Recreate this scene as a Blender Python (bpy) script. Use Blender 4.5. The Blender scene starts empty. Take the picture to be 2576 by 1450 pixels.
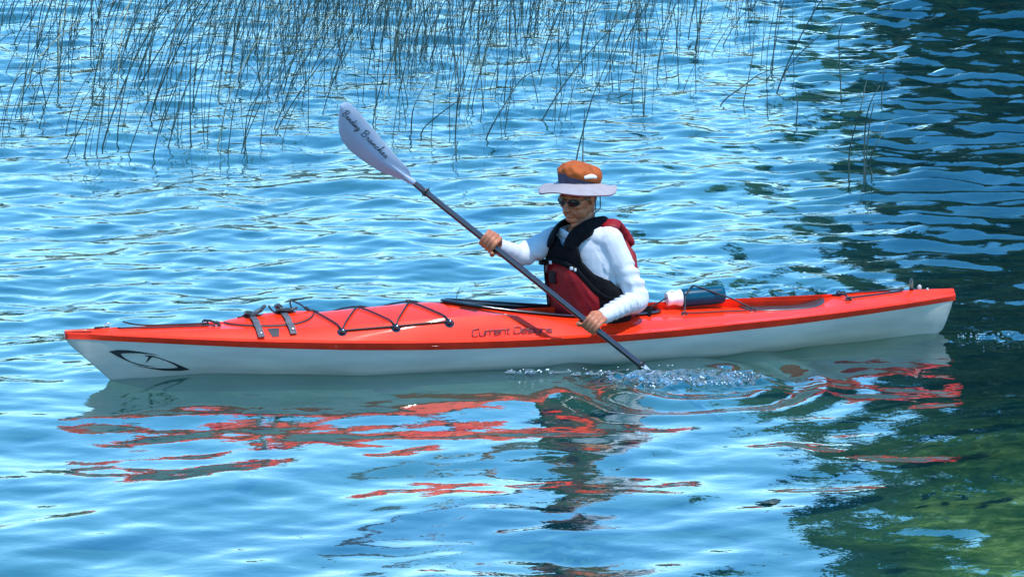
import bpy, bmesh, math, random
import numpy as np
from mathutils import Vector, Matrix, Euler
from mathutils.geometry import tessellate_polygon
R = math.radians
random.seed(7)
rng = np.random.default_rng(11)
scene = bpy.context.scene
C = scene.collection

# ---------------------------------------------------------------- camera, sky, sun, exposure
CAM_H, PITCH, FOCAL = 3.0, 9.0, 36.0 * 8700 / 2575
cam = bpy.data.cameras.new("camera")
cam.lens = FOCAL
cam.sensor_width = 36.0
cam.clip_end = 5000
cam_ob = bpy.data.objects.new("camera", cam)
cam_ob.location = (0, 0, CAM_H)
cam_ob.rotation_euler = (R(90 - PITCH), 0, 0)
C.objects.link(cam_ob)
scene.camera = cam_ob

SUN_DIR = Vector((0.27, -0.20, 0.94)).normalized()
SUN_EL = math.asin(SUN_DIR.z)
SUN_ROT = math.atan2(SUN_DIR.x, SUN_DIR.y)
world = bpy.data.worlds.new("World")
scene.world = world
world.use_nodes = True
wn = world.node_tree.nodes
wn.clear()
w_out = wn.new("ShaderNodeOutputWorld")
w_bg = wn.new("ShaderNodeBackground")
w_sky = wn.new("ShaderNodeTexSky")
w_sky.sky_type = 'NISHITA'
w_sky.sun_disc = False
w_sky.sun_elevation = SUN_EL
w_sky.sun_rotation = SUN_ROT
w_sky.air_density = 1.0
w_sky.dust_density = 0.05
w_sky.ozone_density = 3.0
w_bg.inputs["Strength"].default_value = 0.15
w_hsv = wn.new("ShaderNodeHueSaturation")
w_hsv.inputs["Saturation"].default_value = 1.33
w_hsv.inputs["Hue"].default_value = 0.490
world.node_tree.links.new(w_sky.outputs[0], w_hsv.inputs["Color"])
world.node_tree.links.new(w_hsv.outputs[0], w_bg.inputs[0])
world.node_tree.links.new(w_bg.outputs[0], w_out.inputs[0])

sun = bpy.data.lights.new("sun", 'SUN')
sun.energy = 2.0
sun.angle = R(0.5)
sun.color = (1.0, 0.95, 0.88)
sun_ob = bpy.data.objects.new("sun", sun)
sun_ob.rotation_euler = SUN_DIR.to_track_quat('Z', 'Y').to_euler()
sun_ob.location = (0, 0, 50)
C.objects.link(sun_ob)

scene.view_settings.view_transform = 'Standard'
scene.view_settings.look = 'None'
scene.view_settings.exposure = 1.6
scene.view_settings.gamma = 1.0
scene.view_settings.use_curve_mapping = False
scene.cycles.max_bounces = 8
scene.cycles.transparent_max_bounces = 12
scene.cycles.caustics_reflective = False
scene.cycles.caustics_refractive = False
scene.cycles.sample_clamp_indirect = 6.0

# ---------------------------------------------------------------- helpers
def tag(o, label=None, cat=None, group=None, kind=None):
    if label: o["label"] = label
    if cat: o["category"] = cat
    if group: o["group"] = group
    if kind: o["kind"] = kind
    return o

def link(name, me, mat=None, parent=None, loc=None):
    o = bpy.data.objects.new(name, me)
    C.objects.link(o)
    if mat is not None and me is not None:
        me.materials.clear()
        for m in (mat if isinstance(mat, (list, tuple)) else [mat]):
            me.materials.append(m)
    if parent is not None: o.parent = parent
    if loc is not None: o.location = loc
    return o

def empty(name, M=None, loc=None):
    o = bpy.data.objects.new(name, None)
    o.empty_display_size = 0.1
    C.objects.link(o)
    if M is not None: o.matrix_world = M
    if loc is not None: o.location = loc
    return o

class MB:
    """collects vertices and faces of one mesh"""
    def __init__(self): self.v, self.f, self.mi = [], [], []
    def add(self, verts, faces, mi=0):
        b = len(self.v)
        self.v += [tuple(map(float, p)) for p in verts]
        for f in faces:
            self.f.append([b + i for i in f]); self.mi.append(mi)
        return self
    def mesh(self, name="mesh", smooth=True):
        me = bpy.data.meshes.new(name)
        me.from_pydata(self.v, [], self.f)
        me.polygons.foreach_set("material_index", self.mi)
        if smooth: me.polygons.foreach_set("use_smooth", [True] * len(me.polygons))
        me.update()
        return me
    def build(self, name, mat, parent=None, smooth=True, recalc=True, sharp=None, loc=None):
        me = self.mesh(name, smooth)
        if recalc:
            bm = bmesh.new(); bm.from_mesh(me)
            bmesh.ops.recalc_face_normals(bm, faces=bm.faces)
            bm.to_mesh(me); bm.free()
        if sharp is not None: me.set_sharp_from_angle(angle=R(sharp))
        return link(name, me, mat, parent, loc)

def nz(v):
    v = np.asarray(v, float); return v / (np.linalg.norm(v) + 1e-12)

def catmull(pts, n=8):
    P = [np.asarray(p, float) for p in pts]
    if len(P) < 3: 
        return [P[0] + (P[-1] - P[0]) * t for t in np.linspace(0, 1, n + 1)]
    P = [2 * P[0] - P[1]] + P + [2 * P[-1] - P[-2]]
    out = []
    for i in range(1, len(P) - 2):
        p0, p1, p2, p3 = P[i - 1:i + 3]
        for k in range(n):
            t = k / n
            out.append(.5 * ((2 * p1) + (-p0 + p2) * t + (2 * p0 - 5 * p1 + 4 * p2 - p3) * t * t + (-p0 + 3 * p1 - 3 * p2 + p3) * t ** 3))
    out.append(P[-2])
    return out

def sweep(pts, rad, n=8, caps=True, ref=None, flat=1.0, round_caps=False):
    """a closed tube along pts; rad scalar or list; flat squashes the second axis"""
    P = [np.asarray(p, float) for p in pts]
    m = len(P)
    r = list(rad) if hasattr(rad, "__len__") else [rad] * m
    if round_caps:
        for end in (0, 1):
            a, b, rr = (P[0], P[1], r[0]) if end == 0 else (P[-1], P[-2], r[-1])
            d = nz(a - b)
            tu = hasattr(rr, '__len__'); rm = min(rr) if tu else rr
            add = [(a + d * rm * math.sin(t), tuple(q * math.cos(t) for q in rr) if tu else rr * math.cos(t)) for t in (.5, .95, 1.35)]
            if end == 0:
                P = [q for q, _ in add[::-1]] + P; r = [s for _, s in add[::-1]] + r
            else:
                P = P + [q for q, _ in add]; r = r + [s for _, s in add]
        m = len(P)
    T = [nz(P[min(i + 1, m - 1)] - P[max(i - 1, 0)]) for i in range(m)]
    a = np.array(ref, float) if ref is not None else (np.array([0, 0, 1.]) if abs(T[0][2]) < .9 else np.array([1., 0, 0]))
    a = nz(a - T[0] * (a @ T[0]))
    V, F = [], []
    for i in range(m):
        a = nz(a - T[i] * (a @ T[i])); b = np.cross(T[i], a)
        rr = r[i]; ra, rb = rr if hasattr(rr, "__len__") else (rr, rr * flat)
        for k in range(n):
            t = 2 * math.pi * k / n
            V.append(P[i] + a * ra * math.cos(t) + b * rb * math.sin(t))
    for i in range(m - 1):
        for k in range(n):
            k2 = (k + 1) % n
            F.append([i * n + k, i * n + k2, (i + 1) * n + k2, (i + 1) * n + k])
    if caps:
        F.append(list(range(n))[::-1]); F.append([(m - 1) * n + k for k in range(n)])
    return V, F

def ellipsoid(c, rad, rot=None, nu=20, nv=12):
    c = np.asarray(c, float)
    M3 = np.array(rot) if rot is not None else np.eye(3)
    V, F = [], []
    V.append(c + M3 @ np.array([0, 0, rad[2]]))
    for j in range(1, nv):
        ph = math.pi * j / nv
        for i in range(nu):
            th = 2 * math.pi * i / nu
            V.append(c + M3 @ np.array([rad[0] * math.sin(ph) * math.cos(th), rad[1] * math.sin(ph) * math.sin(th), rad[2] * math.cos(ph)]))
    V.append(c - M3 @ np.array([0, 0, rad[2]]))
    e = len(V) - 1
    for i in range(nu):
        i2 = (i + 1) % nu
        F.append([0, 1 + i, 1 + i2])
        for j in range(nv - 2):
            F.append([1 + j * nu + i, 1 + (j + 1) * nu + i, 1 + (j + 1) * nu + i2, 1 + j * nu + i2])
        F.append([1 + (nv - 2) * nu + i, e, 1 + (nv - 2) * nu + i2])
    return V, F

def boxv(c, h, M3=None):
    c = np.asarray(c, float); M3 = np.eye(3) if M3 is None else np.asarray(M3)
    V = [c + M3 @ np.array([sx * h[0], sy * h[1], sz * h[2]]) for sx in (-1, 1) for sy in (-1, 1) for sz in (-1, 1)]
    F = [[0, 1, 3, 2], [4, 6, 7, 5], [0, 4, 5, 1], [2, 3, 7, 6], [0, 2, 6, 4], [1, 5, 7, 3]]
    return V, F

def voxel(mb, size, smooth=4, factor=.5):
    """fuse overlapping closed shapes into one continuous surface"""
    me = mb.mesh("tmp")
    bm = bmesh.new(); bm.from_mesh(me); bmesh.ops.recalc_face_normals(bm, faces=bm.faces); bm.to_mesh(me); bm.free()
    o = bpy.data.objects.new("tmp", me); C.objects.link(o)
    m = o.modifiers.new("r", 'REMESH'); m.mode = 'VOXEL'; m.voxel_size = size
    s = o.modifiers.new("s", 'SMOOTH'); s.iterations = smooth; s.factor = factor
    dg = bpy.context.evaluated_depsgraph_get(); dg.update()
    out = bpy.data.meshes.new_from_object(o.evaluated_get(dg))
    bpy.data.objects.remove(o); bpy.data.meshes.remove(me)
    out.polygons.foreach_set("use_smooth", [True] * len(out.polygons))
    return out

def get_v(me):
    a = np.empty(len(me.vertices) * 3); me.vertices.foreach_get("co", a); return a.reshape(-1, 3)
def set_v(me, a):
    me.vertices.foreach_set("co", np.ascontiguousarray(a).ravel()); me.update()
def get_n(me):
    a = np.empty(len(me.vertices) * 3); me.vertex_normals.foreach_get("vector", a); return a.reshape(-1, 3)

def solidify(o, t, offset=1.0, bevel=0):
    m = o.modifiers.new("solid", 'SOLIDIFY'); m.thickness = t; m.offset = offset
    if bevel:
        b = o.modifiers.new("bev", 'BEVEL'); b.width = bevel; b.segments = 2; b.limit_method = 'ANGLE'; b.angle_limit = R(50)
    return o

# ---------------------------------------------------------------- materials
def material(name, color, rough=.5, spec=.5, coat=0, metal=0, var=.0, scale=20., bump=0., bscale=60., color2=None, sheen=0, sss=0, stretch=None):
    m = bpy.data.materials.new(name); m.use_nodes = True
    nt = m.node_tree; N = nt.nodes; L = nt.links
    b = N["Principled BSDF"]
    b.inputs["Base Color"].default_value = (*color, 1)
    b.inputs["Roughness"].default_value = rough
    b.inputs["Specular IOR Level"].default_value = spec
    b.inputs["Metallic"].default_value = metal
    b.inputs["Coat Weight"].default_value = coat
    b.inputs["Coat Roughness"].default_value = .025
    if sheen: b.inputs["Sheen Weight"].default_value = sheen
    if sss:
        b.inputs["Subsurface Weight"].default_value = sss
        b.inputs["Subsurface Radius"].default_value = (.012, .004, .002)
    tc = N.new("ShaderNodeTexCoord")
    src = tc.outputs["Object"]
    if stretch:
        mp = N.new("ShaderNodeMapping"); mp.inputs["Scale"].default_value = stretch
        L.new(src, mp.inputs[0]); src = mp.outputs[0]
    if var or color2:
        n = N.new("ShaderNodeTexNoise"); n.inputs["Scale"].default_value = scale; n.inputs["Detail"].default_value = 5
        L.new(src, n.inputs["Vector"])
        r = N.new("ShaderNodeValToRGB")
        c1 = tuple(max(0, c * (1 - var)) for c in color); c2 = color2 or tuple(min(1, c * (1 + var)) for c in color)
        r.color_ramp.elements[0].color = (*c1, 1); r.color_ramp.elements[1].color = (*c2, 1)
        r.color_ramp.elements[0].position = .35; r.color_ramp.elements[1].position = .68
        L.new(n.outputs["Fac"], r.inputs[0]); L.new(r.outputs[0], b.inputs["Base Color"])
    if bump:
        n2 = N.new("ShaderNodeTexNoise"); n2.inputs["Scale"].default_value = bscale; n2.inputs["Detail"].default_value = 4
        L.new(src, n2.inputs["Vector"])
        bp = N.new("ShaderNodeBump"); bp.inputs["Strength"].default_value = .6; bp.inputs["Distance"].default_value = bump
        L.new(n2.outputs["Fac"], bp.inputs["Height"]); L.new(bp.outputs[0], b.inputs["Normal"])
    return m

M_red = material("red_gelcoat", (.84, .030, .006), .40, .05, coat=.5, var=.16, scale=9, bump=.0008, bscale=9)
M_white = material("white_gelcoat", (.38, .37, .33), .3, .5, coat=.25, var=.14, scale=6, stretch=(.4, 1, 2.5), bump=.0006, bscale=12)
M_black = material("black_rubber", (.014, .014, .018), .42, .5, var=.3, scale=30, bump=.0005, bscale=150)
M_gloss_black = material("black_plastic", (.010, .010, .014), .16, .5, coat=.3, var=.2, scale=12)
M_cord = material("black_bungee_cord", (.012, .011, .015), .55, .4, var=.3, scale=90, bump=.0006, bscale=300)
M_web = material("grey_webbing", (.065, .065, .075), .6, .4, var=.25, scale=60, bump=.0006, bscale=220)
M_steel = material("steel_fitting", (.62, .62, .66), .2, .5, metal=.9, var=.1, scale=40)
M_hatch = material("grey_black_hatch_rubber", (.03, .032, .038), .35, .5, var=.2, scale=10)
M_decal = material("black_decal", (.008, .008, .010), .3, .5, var=.2, scale=40)
M_letter = material("dark_plum_lettering", (.06, .004, .018), .35, .5, var=.2, scale=30)
M_liner = material("dark_cockpit_laminate", (.02, .02, .024), .6, .3, var=.3, scale=12, bump=.001, bscale=40)
M_skin = material("tanned_skin", (.36, .115, .052), .5, .4, var=.22, scale=38, bump=.0012, bscale=120, sss=.06)
M_lip = material("lips", (.34, .12, .09), .45, .4, var=.1, scale=60)
M_hair = material("grey_brown_hair", (.17, .12, .085), .6, .3, var=.4, scale=90, bump=.002, bscale=160, stretch=(1, 1, .3))
M_shirt = material("white_cotton_jersey", (.50, .50, .53), .8, .2, var=.03, scale=20, bump=.0030, bscale=26, stretch=(1, 1, 1.5))
M_vest_black = material("black_vest_fabric", (.005, .005, .006), .8, .08, var=.3, scale=40, bump=.0015, bscale=120)
M_vest_red = material("red_vest_nylon", (.20, .004, .008), .55, .2, var=.15, scale=18, bump=.004, bscale=30)
M_pocket = material("black_pocket_mesh", (.02, .012, .014), .8, .2, var=.3, scale=60, bump=.001, bscale=250)
M_buckle = material("pale_grey_buckle", (.55, .60, .62), .4, .4, var=.1, scale=60)
M_orange = material("orange_hat_cloth", (.33, .066, .010), .75, .25, var=.14, scale=22, bump=.004, bscale=34)
M_brim = material("pale_grey_hat_cloth", (.27, .24, .25), .8, .2, var=.06, scale=25, bump=.0012, bscale=60)
M_brim_under = material("maroon_brim_lining", (.26, .02, .05), .8, .2, var=.15, scale=25, bump=.001, bscale=90)
M_band = material("slate_purple_hat_band", (.06, .045, .075), .8, .2, var=.2, scale=25, bump=.001, bscale=70)
M_tab = material("white_hat_tab", (.8, .8, .8), .7, .2, var=.05, scale=30, bump=.003, bscale=70)
M_lens = material("dark_brown_lens", (.016, .007, .005), .12, .3, coat=.0, var=.2, scale=12)
M_trouser = material("dark_trouser_cloth", (.03, .03, .04), .8, .2, var=.2, scale=30, bump=.002, bscale=60)
M_shaft = material("plum_black_carbon_shaft", (.012, .006, .011), .25, .6, coat=.6, var=.3, scale=60)
M_blade = material("pale_blue_white_blade", (.28, .325, .42), .3, .5, coat=.2, var=.06, scale=8, bump=.0006, bscale=25)
M_bottle = material("teal_blue_bottle_steel", (.001, .050, .088), .3, .12, coat=.1, metal=0, var=.12, scale=14)
M_cap = material("white_bottle_cap", (.80, .78, .79), .35, .5, var=.05, scale=25, bump=.0005, bscale=60)
M_reed = material("dark_green_reed", (.020, .048, .040), .5, .4, var=.45, scale=3.0)
M_reed_dry = material("dry_straw_reed", (.42, .38, .22), .6, .3, var=.3, scale=6.0)
M_float = material("dark_floating_leaf", (.018, .032, .020), .45, .5, var=.45, scale=9, bump=.001, bscale=60)
M_bark = material("grey_brown_bark", (.09, .07, .05), .85, .2, var=.4, scale=4, bump=.03, bscale=10, stretch=(1, 1, .3))
M_leaf = material("dark_green_leaves", (.012, .022, .011), .6, .3, color2=(.032, .052, .020), scale=1.2)
M_leaf_far = material("far_wood_leaves", (.014, .028, .016), .7, .1, color2=(.028, .048, .026), scale=.2)
M_earth = material("shore_earth", (.09, .085, .045), .9, .1, color2=(.05, .08, .025), scale=.6, bump=.04, bscale=4)

def water_material():
    m = bpy.data.materials.new("lake_water"); m.use_nodes = True
    nt = m.node_tree; N = nt.nodes; L = nt.links; N.clear()
    out = N.new("ShaderNodeOutputMaterial")
    tc = N.new("ShaderNodeTexCoord")
    n1 = N.new("ShaderNodeTexNoise"); n1.inputs["Scale"].default_value = 9; n1.inputs["Detail"].default_value = 3
    mp = N.new("ShaderNodeMapping"); mp.inputs["Scale"].default_value = (1, 1.0, 1)
    L.new(tc.outputs["Object"], mp.inputs[0]); L.new(mp.outputs[0], n1.inputs["Vector"])
    bp = N.new("ShaderNodeBump"); bp.inputs["Strength"].default_value = .5; bp.inputs["Distance"].default_value = .004
    L.new(n1.outputs["Fac"], bp.inputs["Height"])
    fr = N.new("ShaderNodeFresnel"); fr.inputs["IOR"].default_value = 2.3
    L.new(bp.outputs[0], fr.inputs["Normal"])
    gl = N.new("ShaderNodeBsdfGlossy"); gl.inputs["Roughness"].default_value = .015
    gl.inputs["Color"].default_value = (1, 1, 1, 1)
    L.new(bp.outputs[0], gl.inputs["Normal"])
    tr = N.new("ShaderNodeBsdfTransparent"); tr.inputs["Color"].default_value = (.55, .80, .80, 1)
    df = N.new("ShaderNodeBsdfDiffuse"); df.inputs["Color"].default_value = (.012, .16, .19, 1)
    mx = N.new("ShaderNodeMixShader")
    # marl tint; its teal stands in for reflected sky blue, weaker over the weed
    sx = N.new("ShaderNodeSeparateXYZ"); L.new(tc.outputs["Object"], sx.inputs[0])
    q1 = N.new("ShaderNodeMath"); q1.operation = 'MULTIPLY_ADD'; q1.inputs[1].default_value = -.105; L.new(sx.outputs["Y"], q1.inputs[0]); L.new(sx.outputs["X"], q1.inputs[2])
    n3 = N.new("ShaderNodeTexNoise"); n3.inputs["Scale"].default_value = .8; n3.inputs["Detail"].default_value = 3; L.new(tc.outputs["Object"], n3.inputs["Vector"])
    q2 = N.new("ShaderNodeMath"); q2.operation = 'MULTIPLY_ADD'; q2.inputs[1].default_value = 2.0; L.new(n3.outputs["Fac"], q2.inputs[0]); L.new(q1.outputs[0], q2.inputs[2])
    qr = N.new("ShaderNodeMapRange"); qr.inputs["From Min"].default_value = .2; qr.inputs["From Max"].default_value = 1.5; qr.inputs["To Min"].default_value = .14; qr.inputs["To Max"].default_value = .08
    L.new(q2.outputs[0], qr.inputs["Value"]); L.new(qr.outputs[0], mx.inputs[0])
    L.new(tr.outputs[0], mx.inputs[1]); L.new(df.outputs[0], mx.inputs[2])
    m2 = N.new("ShaderNodeMixShader")
    L.new(fr.outputs[0], m2.inputs[0]); L.new(mx.outputs[0], m2.inputs[1]); L.new(gl.outputs[0], m2.inputs[2])
    L.new(m2.outputs[0], out.inputs["Surface"])
    return m
M_water = water_material()

def bed_material():
    m = bpy.data.materials.new("lake_bed_weed_and_marl"); m.use_nodes = True
    nt = m.node_tree; N = nt.nodes; L = nt.links
    b = N["Principled BSDF"]; b.inputs["Roughness"].default_value = .9; b.inputs["Specular IOR Level"].default_value = .1
    tc = N.new("ShaderNodeTexCoord")
    n1 = N.new("ShaderNodeTexNoise"); n1.inputs["Scale"].default_value = .9; n1.inputs["Detail"].default_value = 7; n1.inputs["Roughness"].default_value = .65
    L.new(tc.outputs["Object"], n1.inputs["Vector"])
    r = N.new("ShaderNodeValToRGB"); e = r.color_ramp.elements
    e[0].position = .30; e[0].color = (.008, .020, .007, 1)
    e[1].position = .72; e[1].color = (.26, .26, .08, 1)
    e.new(.45).color = (.028, .058, .012, 1); e.new(.58).color = (.085, .115, .028, 1)
    n5 = N.new("ShaderNodeTexNoise"); n5.inputs["Scale"].default_value = 7.5; n5.inputs["Detail"].default_value = 6; n5.inputs["Roughness"].default_value = .7; n5.inputs["Distortion"].default_value = .8
    L.new(tc.outputs["Object"], n5.inputs["Vector"])
    md = N.new("ShaderNodeMath"); md.operation = 'MULTIPLY_ADD'; md.inputs[1].default_value = .9; md.inputs[2].default_value = -.45; L.new(n5.outputs["Fac"], md.inputs[0])
    ma = N.new("ShaderNodeMath"); ma.operation = 'ADD'; L.new(md.outputs[0], ma.inputs[0]); L.new(n1.outputs["Fac"], ma.inputs[1])
    L.new(ma.outputs[0], r.inputs[0])
    # weed grows on the right of the shallows, pale marl lies bare on the left
    sx = N.new("ShaderNodeSeparateXYZ"); L.new(tc.outputs["Object"], sx.inputs[0])
    m1 = N.new("ShaderNodeMath"); m1.operation = 'MULTIPLY_ADD'; m1.inputs[1].default_value = -.105; L.new(sx.outputs["Y"], m1.inputs[0]); L.new(sx.outputs["X"], m1.inputs[2])
    n3 = N.new("ShaderNodeTexNoise"); n3.inputs["Scale"].default_value = .8; n3.inputs["Detail"].default_value = 4; L.new(tc.outputs["Object"], n3.inputs["Vector"])
    m2 = N.new("ShaderNodeMath"); m2.operation = 'MULTIPLY_ADD'; m2.inputs[1].default_value = 3.0; L.new(n3.outputs["Fac"], m2.inputs[0]); L.new(m1.outputs[0], m2.inputs[2])
    mr = N.new("ShaderNodeMapRange"); mr.inputs["From Min"].default_value = .9; mr.inputs["From Max"].default_value = 1.7; L.new(m2.outputs[0], mr.inputs["Value"])
    r2 = N.new("ShaderNodeValToRGB"); e2 = r2.color_ramp.elements
    e2[0].position = .3; e2[0].color = (.02, .05, .03, 1); e2[1].position = .7; e2[1].color = (.10, .14, .07, 1)
    L.new(n1.outputs["Fac"], r2.inputs[0])
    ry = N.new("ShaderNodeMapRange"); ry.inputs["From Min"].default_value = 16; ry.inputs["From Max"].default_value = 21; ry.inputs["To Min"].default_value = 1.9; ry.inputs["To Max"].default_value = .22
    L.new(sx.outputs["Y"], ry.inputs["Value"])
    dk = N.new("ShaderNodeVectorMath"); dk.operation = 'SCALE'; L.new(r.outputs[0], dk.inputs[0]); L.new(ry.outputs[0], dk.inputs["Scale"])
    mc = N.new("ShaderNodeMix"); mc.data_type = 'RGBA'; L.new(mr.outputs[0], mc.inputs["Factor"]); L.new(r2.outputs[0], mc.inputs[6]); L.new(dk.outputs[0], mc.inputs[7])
    L.new(mc.outputs[2], b.inputs["Base Color"])
    bp = N.new("ShaderNodeBump"); bp.inputs["Distance"].default_value = .12
    L.new(n1.outputs["Fac"], bp.inputs["Height"]); L.new(bp.outputs[0], b.inputs["Normal"])
    return m
M_bed = bed_material()

# ---------------------------------------------------------------- water, lake bed, shores
class Waves:
    def __init__(self, lam0, lam1, n, slope, mean_dir, spread, seed, peak=1.0):
        g = np.random.default_rng(seed)
        lam = np.exp(np.linspace(math.log(lam0), math.log(lam1), n)) * g.uniform(.9, 1.1, n)
        th = mean_dir + g.normal(0, spread, n)
        self.k = 2 * np.pi / lam
        self.kx, self.ky = self.k * np.cos(th), self.k * np.sin(th)
        w = (lam / lam1) ** peak
        w = w / math.sqrt((w ** 2).sum() / 2)
        self.a = slope * w / self.k
        self.ph = g.uniform(0, 2 * np.pi, n)
    def __call__(self, X, Y):
        z = np.zeros_like(X)
        for a, kx, ky, p in zip(self.a, self.kx, self.ky, self.ph):
            z += a * np.sin(kx * X + ky * Y + p)
        return z

W_main = Waves(.16, 1.3, 70, .075, R(-60), 0.75, 3, .35)
W_fine = Waves(.10, .30, 40, .045, R(-70), .8, 13, .4)
W_cross = Waves(.18, .70, 40, .25, R(-92), .22, 15, .5)
W_long = Waves(1.4, 3.5, 14, .018, R(-40), .5, 5, 0)
W_chop = Waves(.048, .22, 60, .46, R(30), 1.8, 9, .3)

def seg(a, b, d): 
    n = max(1, int(round((b - a) / d))); return list(np.linspace(a, b, n, endpoint=False))
def grow(a, step, factor, stop):
    out = []; x = a
    while x < stop:
        step *= factor; x += step; out.append(x)
    return out
xs = seg(-7, -2.6, .036) + seg(-2.6, .2, .02) + seg(.2, 1.9, .0105) + seg(1.9, 2.9, .02) + seg(2.9, 7.0, .036)
xr = [7.0] + grow(7.0, .06, 1.35, 1500)
xl = [-v for v in grow(7.0, .06, 1.35, 1500)][::-1]
xs = np.array(xl + xs + xr)
ys = seg(11.0, 15.6, .02) + seg(15.6, 16.95, .0105) + seg(16.95, 20, .02) + seg(20, 30, .036) + seg(30, 46, .06)
yb = [11.0 - v for v in grow(0, .06, 1.35, 600)][::-1]
ys = np.array(yb + ys + [46.0] + grow(46, .1, 1.35, 3000))
GX, GY = np.meshgrid(xs, ys)
# the kayak's frame
KAY_LOC = Vector((0.14716, 16.80647, 0.0)); KAY_YAW = math.atan2(-.30808, -.95136)
AXF = np.array([-.95136, -.30808]); AXL = np.array([.30808, -.95136])
def to_local(X, Y):
    dx, dy = X - KAY_LOC.x, Y - KAY_LOC.y
    return dx * AXF[0] + dy * AXF[1], dx * AXL[0] + dy * AXL[1]
LX, LY = to_local(GX, GY)
def bump2(X, Y, cx, cy, rx, ry): return np.exp(-(((X - cx) / rx) ** 2 + ((Y - cy) / ry) ** 2) ** 1.5)
Z = W_main(GX, GY) * (1 + .7 * np.clip((GY - 19) / 12, 0, 1) + .6 * np.clip((GY - 22) / 10, 0, 1) * np.clip((GX - 2.5) / 2, 0, 1)) + W_long(GX, GY) + W_fine(GX, GY) * (.35 + .65 * np.clip((GY - 15) / 5, 0, 1))
right = np.clip((GX - .085 * GY + .5) / 1.2, 0, 1) * np.clip((GY - 17.5) / 4, 0, 1)
Z += W_cross(GX, GY) * right
fade = np.clip((60 - np.abs(GX)) / 50, 0, 1) * np.clip((90 - GY) / 44, 0, 1) * np.clip((GY - 2) / 8, 0, 1)
Z *= fade
dens = np.clip(1 - .50 * np.exp(-(((LY - .8) / 1.15) ** 4 + (LX / 2.7) ** 4)), 0, 1) * (.80 + .20 * np.clip((GY - 14.5) / 2, 0, 1))      # calmer along the hull
Z *= dens
chop = 1.35 * bump2(GX, GY, .82, 16.18, .46, .24) + .65 * bump2(GX, GY, 1.5, 18.75, .34, .30) + .35 * bump2(GX, GY, .25, 16.32, .40, .14) + .5 * bump2(GX, GY, 2.45, 17.35, .30, .22)
Z += W_chop(GX, GY) * chop
# bow wave, stern wake and the swirl left by the last stroke
Z += .022 * np.exp(-((LX - 1.75) / .25) ** 2 - ((LY - .16) / .16) ** 2) + .012 * np.exp(-((LX + 2.1) / .4) ** 2 - (LY / .3) ** 2)
d = np.hypot(GX - 1.45, (GY - 18.6) * .55); Z += .010 * np.sin(d * 17) * np.exp(-((d - .55) / .35) ** 2)
d = np.hypot(GX - .85, (GY - 16.15) * .7); Z += .012 * np.sin(d * 22) * np.exp(-((d - .5) / .28) ** 2)
ny, nx = GX.shape
me = bpy.data.meshes.new("water")
co = np.stack([GX, GY, Z], -1).reshape(-1, 3)
idx = np.arange(ny * nx).reshape(ny, nx)
quads = np.stack([idx[:-1, :-1], idx[:-1, 1:], idx[1:, 1:], idx[1:, :-1]], -1).reshape(-1, 4)
me.vertices.add(len(co)); me.vertices.foreach_set("co", co.ravel())
me.loops.add(quads.size); me.loops.foreach_set("vertex_index", quads.ravel())
me.polygons.add(len(quads)); me.polygons.foreach_set("loop_start", np.arange(0, quads.size, 4))
me.polygons.foreach_set("use_smooth", np.ones(len(quads), bool))
me.update(calc_edges=True)
water = tag(link("water", me, M_water), kind="structure")

def sheet(name, x0, x1, y0, y1, nx_, ny_, fz, mat):
    X, Y = np.meshgrid(np.linspace(x0, x1, nx_), np.linspace(y0, y1, ny_)); Zs = fz(X, Y)
    mb = MB(); I = np.arange(nx_ * ny_).reshape(ny_, nx_)
    mb.add(np.stack([X, Y, Zs], -1).reshape(-1, 3), np.stack([I[:-1, :-1], I[:-1, 1:], I[1:, 1:], I[1:, :-1]], -1).reshape(-1, 4).tolist())
    return mb.build(name, mat, recalc=False)
W_bed = Waves(.8, 6, 24, .10, 0, 2.0, 21, .4)
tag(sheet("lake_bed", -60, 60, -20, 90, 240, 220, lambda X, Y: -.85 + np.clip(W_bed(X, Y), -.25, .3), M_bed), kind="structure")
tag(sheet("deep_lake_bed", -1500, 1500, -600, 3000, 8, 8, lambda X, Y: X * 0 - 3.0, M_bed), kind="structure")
W_hill = Waves(4, 30, 20, .10, 0, 2, 31, .3)
tag(sheet("shore", 4.5, 120, 47.5, 150, 70, 60, lambda X, Y: np.clip(((Y - 49) * .12), -1.2, 9) + np.clip((X - 6.5) * .25, -1.5, 0) + .35 * W_hill(X, Y), M_earth), kind="structure")
tag(sheet("far_shore", -900, 900, 372, 700, 90, 20, lambda X, Y: np.clip((Y - 380) * .08, -1.0, 12) + .5 * W_hill(X * .2, Y * .2), M_earth), kind="structure")

def leaf_cloud(clumps, per, size, g):
    """leaf-sized faces spread through clumps (cx,cy,cz,r)"""
    V = []; 
    for cx, cy, cz, r in clumps:
        n = per
        p = g.normal(0, .5, (n, 3)) * r + (cx, cy, cz)
        for q in p:
            a = nz(g.normal(0, 1, 3)); b = nz(np.cross(a, g.normal(0, 1, 3))); s = size * g.uniform(.6, 1.4)
            V += [q - a * s, q + b * s * .5, q + a * s, q - b * s * .5]
    F = [[4 * i, 4 * i + 1, 4 * i + 2, 4 * i + 3] for i in range(len(V) // 4)]
    return V, F

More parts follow.
